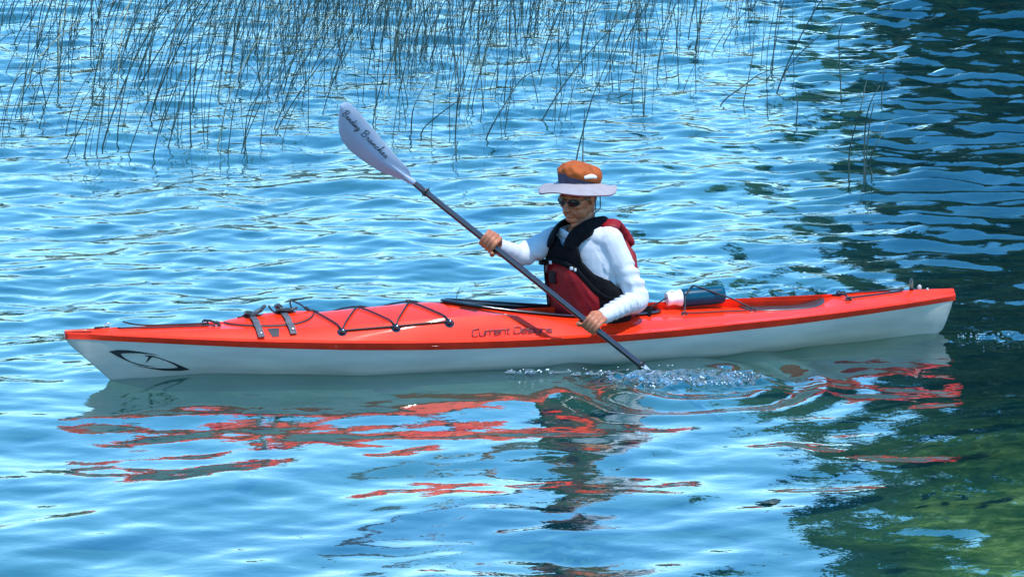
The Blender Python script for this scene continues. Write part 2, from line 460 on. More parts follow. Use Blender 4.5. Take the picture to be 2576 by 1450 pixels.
def tree(x, y, h, r, kind, seed):
    g = np.random.default_rng(seed)
    z0 = max(-.3, (y - 49) * .12 - .3)
    root = empty("shore_tree", loc=(x, y, z0))
    mb = MB()
    ctl = [(0, 0, 0), (g.normal(0, .15), g.normal(0, .15), h * .35), (g.normal(0, .3), g.normal(0, .3), h * .7), (0, 0, h * .97)]
    P = catmull(ctl, 5); mb.add(*sweep(P, list(np.linspace(h * .018, .03, len(P))), 8))
    cl = []
    nl = 26 if kind else 34
    for i in range(nl):
        t = g.uniform(.10, 1.0); az = g.uniform(0, 2 * math.pi)
        rad = r * ((1 - t) * .95 + .06) if kind else r * math.sin(math.pi * min(1, .15 + t * .82)) ** .6
        rad *= g.uniform(.45, 1.05)
        e = np.array([math.cos(az) * rad, math.sin(az) * rad, h * t + (-.1 * rad if kind else .2 * rad)])
        s = np.array([0, 0, h * t * .86])
        mb.add(*sweep(catmull([s, (s + e) / 2 + (0, 0, .15 * rad), e], 3), [.05, .045, .04, .03, .025, .02, .012], 5))
        cl.append((*e, r * g.uniform(.22, .40))); cl.append((*(s * .4 + e * .6), r * g.uniform(.2, .34)))
    mb.build("trunk", M_bark, root)
    k = MB(); k.add(*leaf_cloud(cl, 84, .27 if kind else .36, g)); k.build("crown", M_leaf, root, smooth=False, recalc=False)
    return root
tree_spots = [(6.2, 49.5, 7, 1.3, 1), (8.0, 51, 10, 1.9, 0), (10.4, 50, 14, 2.4, 0), (13.2, 52, 11, 2.0, 1), (16.6, 50, 15, 2.8, 0), (20, 53, 12, 2.8, 0), (9.0, 64, 20, 2.6, 0), (11.4, 63, 18, 2.4, 0), (15.0, 64, 20, 3.0, 0),
              (9.4, 58, 11, 2.2, 0), (12.4, 60, 15, 2.6, 0), (18.6, 59, 14, 2.4, 1), (25, 52, 18, 3.8, 0), (29, 54, 17, 4.0, 0), (23, 60, 18, 4.0, 0), (34, 55, 18, 4.2, 0)]
for i, (x, y, h, r, k) in enumerate(tree_spots):
    h *= 1.25; r *= 1.1
    t = tree(x, y, h, r, k, 100 + i)
    tag(t, "tall dark conifer with drooping limbs on the right shore" if k else "broad dark leafy tree on the right shore", "tree", "trees along the right shore")
gw = np.random.default_rng(77)
cl = [(gw.uniform(-360, 360), gw.uniform(380, 420), gw.uniform(0, 34), gw.uniform(3, 6)) for _ in range(2300)]
mbw = MB(); mbw.add(*leaf_cloud(cl, 22, 1.6, gw)); tag(mbw.build("far_woods", M_leaf_far, smooth=False, recalc=False), kind="stuff")
# shrubs along the water under the trees
for i in range(12):
    g = np.random.default_rng(500 + i); x = 6.0 + i * 2.1 + g.uniform(-.5, .5)
    root = empty("shore_shrub", loc=(x, 49.6 + g.uniform(-.4, .6), .0))
    tag(root, "rounded dark shrub overhanging the water under the right shore trees", "shrub", "shrubs along the right shore")
    cl = [(g.normal(0, .6), g.normal(0, .5), g.uniform(.4, 2.6), g.uniform(.5, .8)) for _ in range(12)]
    mb = MB()
    for c_ in cl: mb.add(*sweep([(0, 0, -.2), (c_[0] * .5, c_[1] * .5, c_[2] * .6), c_[:3]], [.04, .03, .012], 5))
    mb.build("stem", M_bark, root)
    mb = MB(); mb.add(*leaf_cloud(cl, 50, .13, g)); mb.build("crown", M_leaf, root, smooth=False, recalc=False)
#==KAYAK==
# ---------------------------------------------------------------- kayak
def tab(x, t): a = np.array(t); return np.interp(x, a[:, 0], a[:, 1])
def smooth_tab(t, s=.07):
    X = np.linspace(-2.22, 2.371, 460); Yv = tab(X, t)
    k = np.exp(-(np.arange(-25, 26) * .01 / s) ** 2 / 2); k /= k.sum()
    lo = 2 * Yv[0] - Yv[1:26][::-1]; hi = 2 * Yv[-1] - Yv[-26:-1][::-1]
    Ys = np.convolve(np.concatenate([lo, Yv, hi]), k, 'valid')
    return lambda x: float(np.interp(x, X, Ys))
zg_f = smooth_tab([(-2.22, .172), (-1.721, .150), (-1.256, .130), (-.601, .110), (-.184, .102), (.223, .104), (.62, .112), (1.007, .126), (1.572, .159), (1.939, .186), (2.157, .198), (2.371, .215)], .1)
ZK = [(-2.22, .172), (-2.2, .1), (-2.165, .02), (-2.1, -.03), (-1.9, -.065), (-1, -.1), (0, -.112), (1, -.105), (1.6, -.085), (1.9, -.065), (2.0, -.045), (2.08, -.022), (2.153, 0.0), (2.2, .045), (2.28, .12), (2.345, .18), (2.371, .215)]
zc_f = smooth_tab([(-2.22, .212), (-1.8, .203), (-1.52, .196), (-1.305, .187), (-.987, .187), (-.654, .183), (-.422, .184), (-.12, .199), (.1, .232), (.227, .25), (.354, .256), (.557, .252), (.785, .243), (1.022, .234), (1.356, .230), (1.635, .240), (2.0, .238), (2.371, .247)], .06)
zr_f = smooth_tab([(-2.22, .230), (-2, .234), (-1.783, .228), (-1.56, .224), (-1.49, .212), (-1.43, .184), (-1.33, .175), (-1.089, .184), (-.918, .199), (-.62, .20), (.506, .300), (.66, .299), (.94, .287), (1.226, .273), (1.491, .258), (1.609, .247), (1.918, .247), (2.371, .257)], .035)
def hb(x):
    t = abs(x + .05) / (2.35 if x > 0 else 2.25); return max(.012, .29 * max(0, 1 - t ** 2.3))
def lip(x): return .042 - .012 * min(1, max(0, (abs(x) - 1.0) / 1.2))
def hull_y(x, z):
    zg, zk = zg_f(x), float(tab(x, ZK)); t = min(1, max(0, (z - zk) / max(1e-4, zg - zk)))
    e = min(1, max(0, (abs(x) - .9) / 1.1)); p, q = 2.5 - 1.2 * e, .6 + .3 * e
    return hb(x) * (1 - (1 - t) ** p) ** q
CK0, CK1 = -.60, .505
def cock_w(x):
    s = (x - CK0) / (CK1 - CK0)
    return 0.0 if s <= 0 or s >= 1 else min(.188, .30 * s ** .38 * (1 - s) ** .62)
ci_f = smooth_tab([(-2.3, .2), (-.66, .196), (-.5, .2), (-.3, .205), (-.1, .214), (.1, .238), (.25, .258), (.4, .282), (.506, .299), (2.4, .3)], .03)
def deck_section(x, n=9):
    """points from the gunwale seam up over the lip, side and crown to the inner edge (left side, y>0)"""
    w, zg, l, zc, zr = hb(x), zg_f(x), lip(x), zc_f(x), zr_f(x)
    wc = .72 * w; wi = cock_w(x); zi = ci_f(x) if wi > 0 else zr
    wc = max(wc, wi + .012) if wi > 0 else wc
    flare = .026 * min(1, w / .1)
    pts = [(w + .002, zg), (w + flare * .7, zg + l * .45), (w + flare, zg + l - .004), (w + flare - .003, zg + l + .001), (w - .004 * min(1, w / .1), zg + l + .003)]
    for t in (.2, .4, .6, .8, .94):
        y = (w - .004) + (wc - w + .004) * t; z = (zg + l + .003) + (zc - zg - l - .003) * (t + .05 * math.sin(math.pi * t))
        pts.append((y, z))
    pts.append((wc, zc)); pts.append((wc - .003, zc + .0008))
    for i in range(1, n):
        t = i / (n - 1)
        y = wc + (wi - wc) * t
        z = zc + (zi - zc) * (t if wi > 0 else .45 * math.sin(t * math.pi / 2) + .55 * t)
        pts.append((y, z))
    return pts
def deck_z(x, y):
    s = deck_section(x); y = abs(y)
    ys_ = [p[0] for p in s][4:][::-1]; zs_ = [p[1] for p in s][4:][::-1]
    return float(np.interp(y, ys_, zs_))
def deck_pt(x, y, off=.0): return np.array([x, y, deck_z(x, y) + off])

KAY_M = Matrix.Translation(KAY_LOC) @ Matrix.Rotation(KAY_YAW, 4, 'Z')
kayak = empty("kayak", KAY_M)
tag(kayak, "red and white touring kayak with black deck cords and cockpit rim", "kayak")
xs_h = sorted(set(np.round(np.concatenate([np.linspace(-2.22, 2.371, 150), np.linspace(-2.22, -2.0, 14), np.linspace(2.0, 2.371, 20), np.linspace(.42, .53, 14), np.linspace(-.62, -.5, 14)]), 4)))
mb = MB(); NT = 16
rows = []
for x in xs_h:
    zk, zg = float(tab(x, ZK)), zg_f(x)
    ts = [(i / NT) ** 1.3 for i in range(NT + 1)]
    left = [(x, hull_y(x, zk + (zg - zk) * t), zk + (zg - zk) * t) for t in ts]
    rows.append([(a, -b, c) for a, b, c in left[::-1]] + left[1:])
n = len(rows[0])
mb.add([p for r in rows for p in r], [[i * n + k, i * n + k + 1, (i + 1) * n + k + 1, (i + 1) * n + k] for i in range(len(rows) - 1) for k in range(n - 1)])
mb.build("hull", M_white, kayak)
mb = MB()
for sgn in (1, -1):
    rows = [[(x, sgn * y, z) for y, z in deck_section(x)] for x in xs_h]
    n = len(rows[0])
    mb.add([p for r in rows for p in r], [[i * n + k, i * n + k + 1, (i + 1) * n + k + 1, (i + 1) * n + k] for i in range(len(rows) - 1) for k in range(n - 1)])
    for ri in (0, -1):
        r = rows[ri]
        if sgn == 1: end = r
        else: mb.add(end + r[::-1], [list(range(2 * n))])
deck = mb.build("deck", M_red, kayak, recalc=False)
bm = bmesh.new(); bm.from_mesh(deck.data); bmesh.ops.remove_doubles(bm, verts=bm.verts, dist=1e-5); bmesh.ops.recalc_face_normals(bm, faces=bm.faces); bm.to_mesh(deck.data); bm.free()
deck.data.set_sharp_from_angle(angle=R(24))

# coaming
rim_pts = []
for s in np.concatenate([np.linspace(0.002, .06, 8), np.linspace(.1, .9, 26), np.linspace(.93, .998, 9)]):
    x = CK0 + (CK1 - CK0) * s; rim_pts.append((x, cock_w(x) + .004, ci_f(x)))
loop = rim_pts + [(x, -y, z) for x, y, z in rim_pts[::-1]]
loop = [np.array(p) for p in loop]
def closed_band(loop, prof):
    """prof: list of (outward, up) offsets forming a closed ring section"""
    m, k = len(loop), len(prof); V, F = [], []
    for i in range(m):
        t = nz(loop[(i + 1) % m] - loop[i - 1]); o = nz(np.array([-t[1], t[0], 0]))
        if o @ (loop[i] - np.array([-.1, 0, loop[i][2]])) < 0: o = -o
        for a, b in prof: V.append(loop[i] + o * a + np.array([0, 0, b]))
    for i in range(m):
        j = (i + 1) % m
        for q in range(k): F.append([i * k + q, i * k + (q + 1) % k, j * k + (q + 1) % k, j * k + q])
    return V, F
mb = MB(); mb.add(*closed_band(loop, [(-.010, -.045), (.002, -.03), (.003, .004), (.016, .005), (.018, .010), (.010, .015), (-.007, .014), (-.012, .0)]))
mb.build("cockpit_rim", M_gloss_black, kayak)
# liner: a dark inner shell
mb = MB(); rows = []
for x in np.linspace(-.72, .72, 40):
    r = []
    for t in np.linspace(-1, 1, 21):
        z = .016 + (zc_f(x) - .055 - .016) * abs(t) ** 3
        r.append((x, .70 * hb(x) * math.copysign(min(1, abs(t) * 1.25), t), z))
    rows.append(r)
n = 21; mb.add([p for r in rows for p in r], [[i * n + k, i * n + k + 1, (i + 1) * n + k + 1, (i + 1) * n + k] for i in range(39) for k in range(n - 1)])
for ri in (0, 39): mb.add(rows[ri], [list(range(n))])
mb.build("cockpit_liner", M_liner, kayak)
mb = MB()
P = [(-.50, 0, .21), (-.475, 0, .15), (-.45, 0, .08)]
mb.add(*sweep([(-.53, 0, .235), (-.515, 0, .20), (-.49, 0, .14), (-.46, 0, .07)], [(.018, .13), (.02, .15), (.02, .15), (.015, .13)], 16, ref=(1, 0, 0)))
mb.build("seat_backrest", M_vest_black, kayak)

# front hatch with its two straps
def deck_patch(x0, x1, wf, off, nx_=24, ny_=14, zoff=lambda u, v: 0):
    V, F = [], []
    for i in range(nx_ + 1):
        x = x0 + (x1 - x0) * i / nx_; w = wf((x - x0) / (x1 - x0))
        for j in range(ny_ + 1):
            y = w * (2 * j / ny_ - 1); u = i / nx_ * 2 - 1; v = 2 * j / ny_ - 1
            V.append(deck_pt(x, y, off + zoff(u, v)))
    for i in range(nx_):
        for j in range(ny_): F.append([i * (ny_ + 1) + j, (i + 1) * (ny_ + 1) + j, (i + 1) * (ny_ + 1) + j + 1, i * (ny_ + 1) + j + 1])
    return V, F
def hatch_w(t): return .128 * max(.02, 1 - abs(2 * t - 1) ** 2.6) ** .55 * (.72 + .28 * (1 - t))
mb = MB(); mb.add(*deck_patch(1.165, 1.60, hatch_w, .009, zoff=lambda u, v: .014 * (1 - u * u) * (1 - v * v)))
h = mb.build("hatch_cover", M_red, kayak, recalc=False)
m_ = h.modifiers.new("s", 'SOLIDIFY'); m_.thickness = .012; m_.offset = -1
def gasket_path(x0, x1, wf, off, m=40):
    out = []
    for k in range(m):
        a = 2 * math.pi * k / m; t = .5 + .5 * math.cos(a); x = x0 + (x1 - x0) * t
        y = wf(t) * (1 if math.sin(a) >= 0 else -1); out.append(deck_pt(x, y, off))
    return out
mb = MB(); g_ = gasket_path(1.165, 1.60, lambda t: hatch_w(t) + .004, .003); mb.add(*sweep(g_ + [g_[0]], .0045, 6))
mb.build("hatch_seal", M_black, kayak)

def strap(x, xo, y_in, y_out, label=None):
    pts = [deck_pt(x + xo * (1 - (y - y_in) / (y_out - y_in)), y, .026 if y < .11 else .012) for y in np.linspace(y_in, y_out, 12)]
    mb = MB(); mb.add(*sweep(pts, [(.0025, .0165)] * 12, 8, ref=(0, 0, 1)))
    s = mb.build("hatch_strap", M_web, kayak, sharp=40)
    e = pts[-2]
    r = MB(); r.add(*ellipsoid(e + np.array([0, .006, .004]), (.0068, .004, .0068), nu=10, nv=6)); r.build("snap_button", M_steel, s)
    return s
for xa in (1.462, 1.306):
    strap(xa, .012, -.02, .188); strap(xa, .012, .02, -.188)
def buckle(x, tilt, parent):
    mb = MB(); c = deck_pt(x, .015, .034)
    M3 = np.array(Euler((R(12), R(tilt), R(14))).to_matrix())
    mb.add(*boxv(c, (.036, .024, .009), M3)); mb.add(*boxv(c + M3 @ np.array([.030, .0, .016]), (.014, .02, .010), M3 @ np.array(Euler((0, R(-35), 0)).to_matrix())))
    mb.add(*boxv(c + M3 @ np.array([-.04, .01, .004]), (.022, .018, .006), M3 @ np.array(Euler((0, R(20), 0)).to_matrix())))
    o = mb.build("strap_buckle", M_black, parent, sharp=30); b = o.modifiers.new("b", 'BEVEL'); b.width = .004; b.segments = 2
buckle(1.455, 22, kayak); buckle(1.31, -6, kayak)
def cord(name, pts, r=.0042, mat=None, n=5, parent=None, kn=6):
    mb = MB(); P = catmull(pts, kn); mb.add(*sweep(P, r, n)); return mb.build(name, mat or M_cord, parent or kayak)
cord("strap_tail", [deck_pt(1.33, .02, .034), (1.352, .02, .292), (1.372, .015, .303), (1.386, .015, .325)], .0045)
cord("strap_tail", [deck_pt(1.47, .0, .032), (1.50, 0, .278), (1.535, 0, .272)], .0045)
# flat dark wedge painted on for the shade in the hatch's finger recess
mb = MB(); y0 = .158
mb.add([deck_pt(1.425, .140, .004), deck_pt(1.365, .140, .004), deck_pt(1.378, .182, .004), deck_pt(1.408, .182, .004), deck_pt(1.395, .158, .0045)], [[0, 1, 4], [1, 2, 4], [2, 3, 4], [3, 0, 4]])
mb.build("recess_shade", M_liner, kayak, smooth=False)

# perimeter fittings and bungee
ND = [(1.070, .200), (.807, .213), (.543, .220)]
def fitting(x, y, s=1.0):
    p = deck_pt(x, y, 0); nrm = nz(np.array([0, .75 * math.copysign(1, y), .65]))
    mb = MB(); e1 = np.array([1., 0, 0]); e2 = np.cross(nrm, e1); M3 = np.stack([e1, e2, nrm], 1)
    mb.add(*ellipsoid(p - nrm * .001, (.026 * s, .026 * s, .005), M3, 18, 8)); base = mb.build("deck_fitting", M_gloss_black, kayak)
    k = MB(); k.add(*ellipsoid(p + nrm * .010, (.0145 * s, .0145 * s, .012), M3, 16, 10)); k.build("knob", M_gloss_black, base)
    q = MB(); q.add(*ellipsoid(p + nrm * .0215, (.0045, .0045, .002), M3, 10, 6)); q.build("screw", M_steel, base)
for x, y in ND: fitting(x, y); fitting(x, -y)
def deck_line(a, b, off=.009, n=14):
    return [deck_pt(a[0] + (b[0] - a[0]) * t, a[1] + (b[1] - a[1]) * t, off) for t in np.linspace(0, 1, n)]
def dcord(a, b, r=.0046, name="bungee_cord"): cord(name, deck_line(a, b), r, kn=2)
N, Fq = ND, [(x, -y) for x, y in ND]
for (i, j) in ((0, 1), (1, 0), (1, 2), (2, 1)): dcord(N[i], Fq[j])
dcord(N[0], N[1]); dcord(N[1], N[2]); dcord(Fq[0], Fq[1]); dcord(Fq[1], Fq[2])
dcord(N[0], (1.165, .0)); dcord(Fq[0], (1.165, .0)); dcord(N[2], (.68, 0)); dcord(Fq[2], (.68, 0))
mb = MB(); mb.add(*ellipsoid(deck_pt(.685, 0, .012), (.016, .01, .009), None, 12, 8)); mb.build("cord_toggle", M_black, kayak)
cord("cord_loop", [deck_pt(1.165, 0, .008), (1.195, 0, .298), (1.235, 0, .326), (1.268, 0, .339), (1.276, 0, .330), (1.268, 0, .305), (1.254, 0, .268)], .0042)
cord("cord_sleeve", [deck_pt(1.160, 0, .01), (1.18, 0, .288), (1.203, 0, .305)], .0085)
# bow: loop, deck line and pad eyes
def pad_eye(x, y, h=.016):
    p = deck_pt(x, y, .0); mb = MB()
    mb.add(*sweep(catmull([p + (-.016, 0, -.002), p + (-.010, 0, h * .8), p + (0, 0, h), p + (.010, 0, h * .8), p + (.016, 0, -.002)], 5), .0042, 6))
    mb.add(*ellipsoid(p, (.024, .009, .003), None, 12, 6)); return mb.build("pad_eye", M_gloss_black, kayak)
mb = MB(); p = deck_pt(2.165, 0, 0)
mb.add(*sweep(catmull([p + (.018, 0, -.002), p + (.016, 0, .016), p + (.004, 0, .024), p + (-.010, 0, .022), p + (-.013, 0, -.002)], 5), .0038, 6)); mb.build("bow_handle", M_steel, kayak)
cord("bow_line", deck_line((2.23, .004), (2.16, .0), .008), .0042, kn=2)
cord("bow_line", [np.array([2.092, .0, .281]), np.array([2.04, 0, .266]), deck_pt(1.98, .0, .010)] + deck_line((1.9, 0), (1.69, .012), .008, 6), .0042, kn=3)
cord("bow_line", deck_line((2.12, .012), (1.66, .05), .006), .0038, kn=2)
pad_eye(1.695, .0, .022); pad_eye(1.648, .05, .02)
cord("bow_line", [deck_pt(1.70, -.005, .018), deck_pt(1.67, .03, .022), deck_pt(1.64, .058, .008)], .0055)

# lettering on the side, logo on the bow
def text_mesh(body, shear=.3):
    cu = bpy.data.curves.new("t", 'FONT'); cu.body = body; cu.shear = shear; cu.size = 1; cu.resolution_u = 3; cu.offset = .012
    o = bpy.data.objects.new("t", cu); C.objects.link(o); dg = bpy.context.evaluated_depsgraph_get(); dg.update()
    me = bpy.data.meshes.new_from_object(o.evaluated_get(dg)); bpy.data.objects.remove(o); return me
STROKES = {  # squared slanted capitals and small letters on a unit grid: polylines
 'C': (1.1, [[(1, 1), (.18, 1), (0, .85), (0, .15), (.15, 0), (.85, 0)]]), 'u': (.9, [[(0, .66), (0, .12), (.12, 0), (.75, 0)], [(.75, .66), (.75, 0)]]),
 'r': (.66, [[(0, 0), (0, .66)], [(0, .5), (.15, .66), (.6, .66)]]), 'e': (.9, [[(.75, 0), (.12, 0), (0, .12), (0, .55), (.12, .66), (.75, .66), (.75, .34), (.0, .34)]]),
 'n': (.9, [[(0, 0), (0, .66)], [(0, .55), (.12, .66), (.65, .66), (.75, .55), (.75, 0)]]), 't': (.6, [[(.22, .92), (.22, .1), (.32, 0), (.5, 0)], [(0, .66), (.5, .66)]]),
 ' ': (.55, []), 'D': (1.15, [[(0, 0), (0, 1), (.8, 1), (1, .8), (1, .2), (.8, 0), (0, 0)]]), 's': (.85, [[(.7, .66), (.1, .66), (0, .55), (0, .40), (.1, .34), (.6, .34), (.7, .25), (.7, .1), (.6, 0), (0, 0)]]),
 'i': (.32, [[(.05, 0), (.05, .66)], [(.05, .84), (.05, .92)]]), 'g': (.9, [[(.75, .05), (.12, .05), (0, .14), (0, .55), (.12, .66), (.75, .66), (.75, -.12), (.6, -.25), (.1, -.25)]])}
def stroke_text(body, strokes, slant):
    x = 0; out = []
    for ch in body:
        adv, pl = strokes[ch]
        for p in pl: out.append([(x + a + slant * b, b) for a, b in p])
        x += adv
    return out, x
lines, wid = stroke_text("Current Designs", STROKES, .28)
LX0, LX1 = .445, .035
mb = MB()
for pl in lines:
    dense = []
    for (a0, b0), (a1, b1) in zip(pl[:-1], pl[1:]):
        dense += [(a0 + (a1 - a0) * t, b0 + (b1 - b0) * t) for t in (0, .34, .67)]
    dense.append(pl[-1])
    P = []
    for a, b in dense:
        x = LX0 + (LX1 - LX0) * a / wid
        y = .2715 - .0205 * b; P.append(deck_pt(x, y, .0045) + (0, .0034, 0))
    mb.add(*sweep(P, [(.0022, .0023)] * len(P), 6, ref=(0, .7, .7)))
mb.build("side_lettering", M_letter, kayak)
LOGO = [[(2.17, 0.1482), (2.1298, 0.155), (2.0848, 0.1534), (2.0261, 0.1447), (1.9581, 0.1304), (1.8965, 0.1122), (1.9353, 0.1237), (1.9806, 0.1307), (2.0303, 0.1364), (2.0754, 0.1381), (2.1114, 0.1367), (2.1136, 0.1328), (2.0974, 0.1154), (2.065, 0.095), (2.0237, 0.0817), (1.9824, 0.0723), (1.9436, 0.0666), (1.9868, 0.0694), (2.0234, 0.0767), (2.0648, 0.09), (2.1017, 0.1081), (2.1383, 0.1284)],
        [(2.012, 0.1273), (1.9691, 0.1241), (1.9211, 0.1075), (1.8657, 0.0855), (1.8187, 0.0628), (1.7902, 0.0483), (1.8353, 0.0435), (1.9083, 0.0456), (1.9633, 0.0553), (2.0185, 0.0691), (2.0645, 0.0826), (2.0233, 0.0732), (1.9774, 0.0632), (1.9273, 0.0582), (1.8819, 0.0574), (1.8458, 0.0607), (1.865, 0.0754), (1.9024, 0.0947), (1.9392, 0.1093), (1.9688, 0.1172), (1.9817, 0.1034), (1.9989, 0.0847), (1.9907, 0.1036), (1.9855, 0.1184)]]
bm = bmesh.new()
for pl in LOGO:
    vs = [bm.verts.new((x, z, 0)) for x, z in pl]
    for tri in tessellate_polygon([[Vector((x, z, 0)) for x, z in pl]]):
        try: bm.faces.new([vs[i] for i in tri])
        except ValueError: pass
bmesh.ops.subdivide_edges(bm, edges=bm.edges[:], cuts=1)
for v in bm.verts:
    x, z = v.co.x, v.co.y; v.co = (x, hull_y(x, z) + .0025, z)
me = bpy.data.meshes.new("logo"); bm.to_mesh(me); bm.free()
link("bow_logo", me, M_decal, kayak)

# rear deck: hatch cover, bungee for the bottle, pad eyes, skeg grip
mb = MB(); mb.add(*deck_patch(-1.50, -1.05, lambda t: .115 * max(.02, 1 - abs(2 * t - 1) ** 3) ** .5, .005, zoff=lambda u, v: .003 * (1 - u * u * .5) * (1 - v * v)))
h = mb.build("rear_hatch_cover", M_hatch, kayak, recalc=False); m_ = h.modifiers.new("s", 'SOLIDIFY'); m_.thickness = .012; m_.offset = -1
pad_eye(-.702, .125, .012); pad_eye(-1.07, .118, .014); pad_eye(-.702, -.125, .012); pad_eye(-1.07, -.118, .014)
cord("rear_bungee", [deck_pt(-.70, .125, .010)] + deck_line((-.8, .123), (-1.0, .12), .006, 4) + [deck_pt(-1.07, .118, .012)], .0035, kn=3)
BOT_A, BOT_B, BOT_R = np.array([-.652, 0, .252]), np.array([-.962, 0, .262]), .046
top = (BOT_A + BOT_B) / 2 + np.array([.02, 0, BOT_R + .006])
cord("rear_bungee", [deck_pt(-.70, .125, .012), (-.715, .10, .225), (-.735, .05, .262), (-.76, .032, .297), top, (-.80, -.04, .285), (-.79, -.06, .23), deck_pt(-.702, -.125, .012)], .0042)
cord("rear_bungee", [deck_pt(-1.07, .118, .014), (-.99, .075, .243), (-.90, .048, .278), top + (-.01, .0, .004), (-.83, -.045, .27), (-.93, -.09, .22), deck_pt(-1.07, -.118, .014)], .0042)
cord("rear_bungee", [(-.565, 0, .214), (-.61, 0, .236), (-.66, .0, .262)], .0042)
pad_eye(-1.585, 0, .022); pad_eye(-1.605, .075, .018); pad_eye(-1.625, -.04, .018)
cord("stern_line", [deck_pt(-1.57, .0, .012), deck_pt(-1.60, .04, .016), deck_pt(-1.615, .082, .008)], .0055)
cord("stern_line", deck_line((-1.60, .06), (-1.93, .015), .007, 8), .0042, kn=2); cord("stern_line", deck_line((-1.55, .0), (-1.95, -.012), .009, 8), .0042, kn=2)
mb = MB(); p = deck_pt(-1.985, 0, 0)
mb.add(*sweep([p + (0, 0, -.004), p + (0, 0, .012), p + (0, 0, .052), p + (0, 0, .060)], [.0115, .0105, .0088, .006], 12)); mb.build("stern_grip", M_gloss_black, kayak)
mb = MB(); mb.add(*ellipsoid(p + (-.045, 0, .010), (.012, .008, .016), None, 10, 8)); mb.build("stern_bead", M_white, kayak)
mb = MB(); mb.add(*ellipsoid(p + (-.085, .01, .001), (.008, .006, .008), None, 10, 8)); mb.build("stern_bead", M_white, kayak)
mb = MB(); mb.add(*sweep([deck_pt(.44, 0, .02), (.436, 0, .33), (.418, 0, .366)], [.0018, .0016, .0012], 5)); mb.build("whip_antenna", M_black, kayak)

# water bottle lying on the rear deck
bottle = empty("water_bottle", KAY_M @ Matrix.Translation((-.81, 0, .252)))
tag(bottle, "teal blue steel water bottle with white cap strapped on the rear deck", "bottle")
def lathe(a, b, prof, n=24):
    """prof: (t along a-b in metres, radius)"""
    a, b = np.asarray(a, float), np.asarray(b, float); d = nz(b - a)
    return sweep([a + d * t for t, _ in prof], [r for _, r in prof], n)
o_ = np.array([-.81, 0, .252]); ba, bb = BOT_A - o_, BOT_B - o_
mb = MB(); mb.add(*lathe(ba, bb, [(.078, .030), (.080, .043), (.086, .0455), (.10, .046), (.285, .046), (.299, .0445), (.304, .040), (.305, .030)])); mb.build("bottle_body", M_bottle, bottle, sharp=50)
mb = MB(); mb.add(*lathe(ba, bb, [(0, .020), (.001, .032), (.008, .0355), (.020, .034), (.036, .031), (.05, .034), (.070, .0425), (.077, .043), (.079, .03)])); cap = mb.build("bottle_cap", M_cap, bottle, sharp=50)
mb = MB(); mb.add(*sweep(catmull([ba + (-.012, 0, .034), ba + (-.02, 0, .040), ba + (-.036, 0, .040), ba + (-.044, 0, .033)], 4), [(.003, .008)] * 13, 8, ref=(0, 0, 1))); mb.build("cap_loop", M_cap, cap)

# ---------------------------------------------------------------- paddle
paddle = empty("paddle", KAY_M @ Matrix.Translation((.2, .37, .476)))
tag(paddle, "dark double bladed paddle with pale blue white blades held by the kayaker", "paddle")
PO = np.array([.2, .37, .476])
SU, SL = np.array([.671, .02, .899]), np.array([-.333, .53, .023])          # upper and lower shaft ends
S_ = nz(SU - SL); AC = nz(np.array([-.63083632, .08228781, .77154018])); AC = nz(AC - S_ * (AC @ S_)); NV = np.cross(AC, S_)
AC0, NV0 = AC, NV; AC, NV = AC0 * math.cos(R(30)) + NV0 * math.sin(R(30)), NV0 * math.cos(R(30)) - AC0 * math.sin(R(30))
mb = MB(); mb.add(*sweep([SL - PO - S_ * .01, SL - PO + S_ * .4, SU - PO - S_ * .4, SU - PO + S_ * .004], [.0150, .0158, .0158, .0145], 16)); mb.build("shaft", M_shaft, paddle, sharp=50)
def ring(c, parent):
    mb = MB(); c = c - PO
    mb.add(*sweep([c - S_ * .013, c - S_ * .012, c - S_ * .004, c, c + S_ * .004, c + S_ * .012, c + S_ * .013], [.016, .019, .0195, .033, .0195, .019, .016], 16)); return mb.build("drip_ring", M_black, parent, sharp=60)
ring(SU - S_ * .088, paddle); ring(SL + S_ * .006, paddle)
OUT = [(0.008, -0.0172), (0.0428, -0.0247), (0.0883, -0.0442), (0.1386, -0.0662), (0.1843, -0.077), (0.2645, -0.087), (0.3297, -0.0904), (0.3851, -0.0805), (0.4249, -0.0581), (0.4571, -0.0228), (0.4849, 0.0228), (0.4962, 0.0599), (0.4866, 0.0758), (0.4735, 0.0849), (0.4524, 0.0882), (0.402, 0.0846), (0.3083, 0.0694), (0.19, 0.0488), (0.0857, 0.0373), (0.0456, 0.0355), (0.017, 0.0177), (0.0004, 0.0072)]
ot = sorted([p for p in OUT[11:]], key=lambda p: p[0]); ob = sorted([p for p in OUT[:12]], key=lambda p: p[0])
def blade_xy(t): 
    return (1.1 * np.interp(t, [p[0] for p in ob], [p[1] for p in ob]), 1.1 * np.interp(t, [p[0] for p in ot], [p[1] for p in ot]))
def blade_depth(t, y, lo, hi):
    m = (lo + hi) / 2; hw = max(1e-3, (hi - lo) / 2); q = (y - m) / hw
    spine = .006 * math.exp(-((y - (m - .1 * hw)) / .012) ** 2) * (1 - t / .55)
    return .018 * (q * q) * min(1, t / .2) - .0 - spine + .03 * (t / .5) ** 2
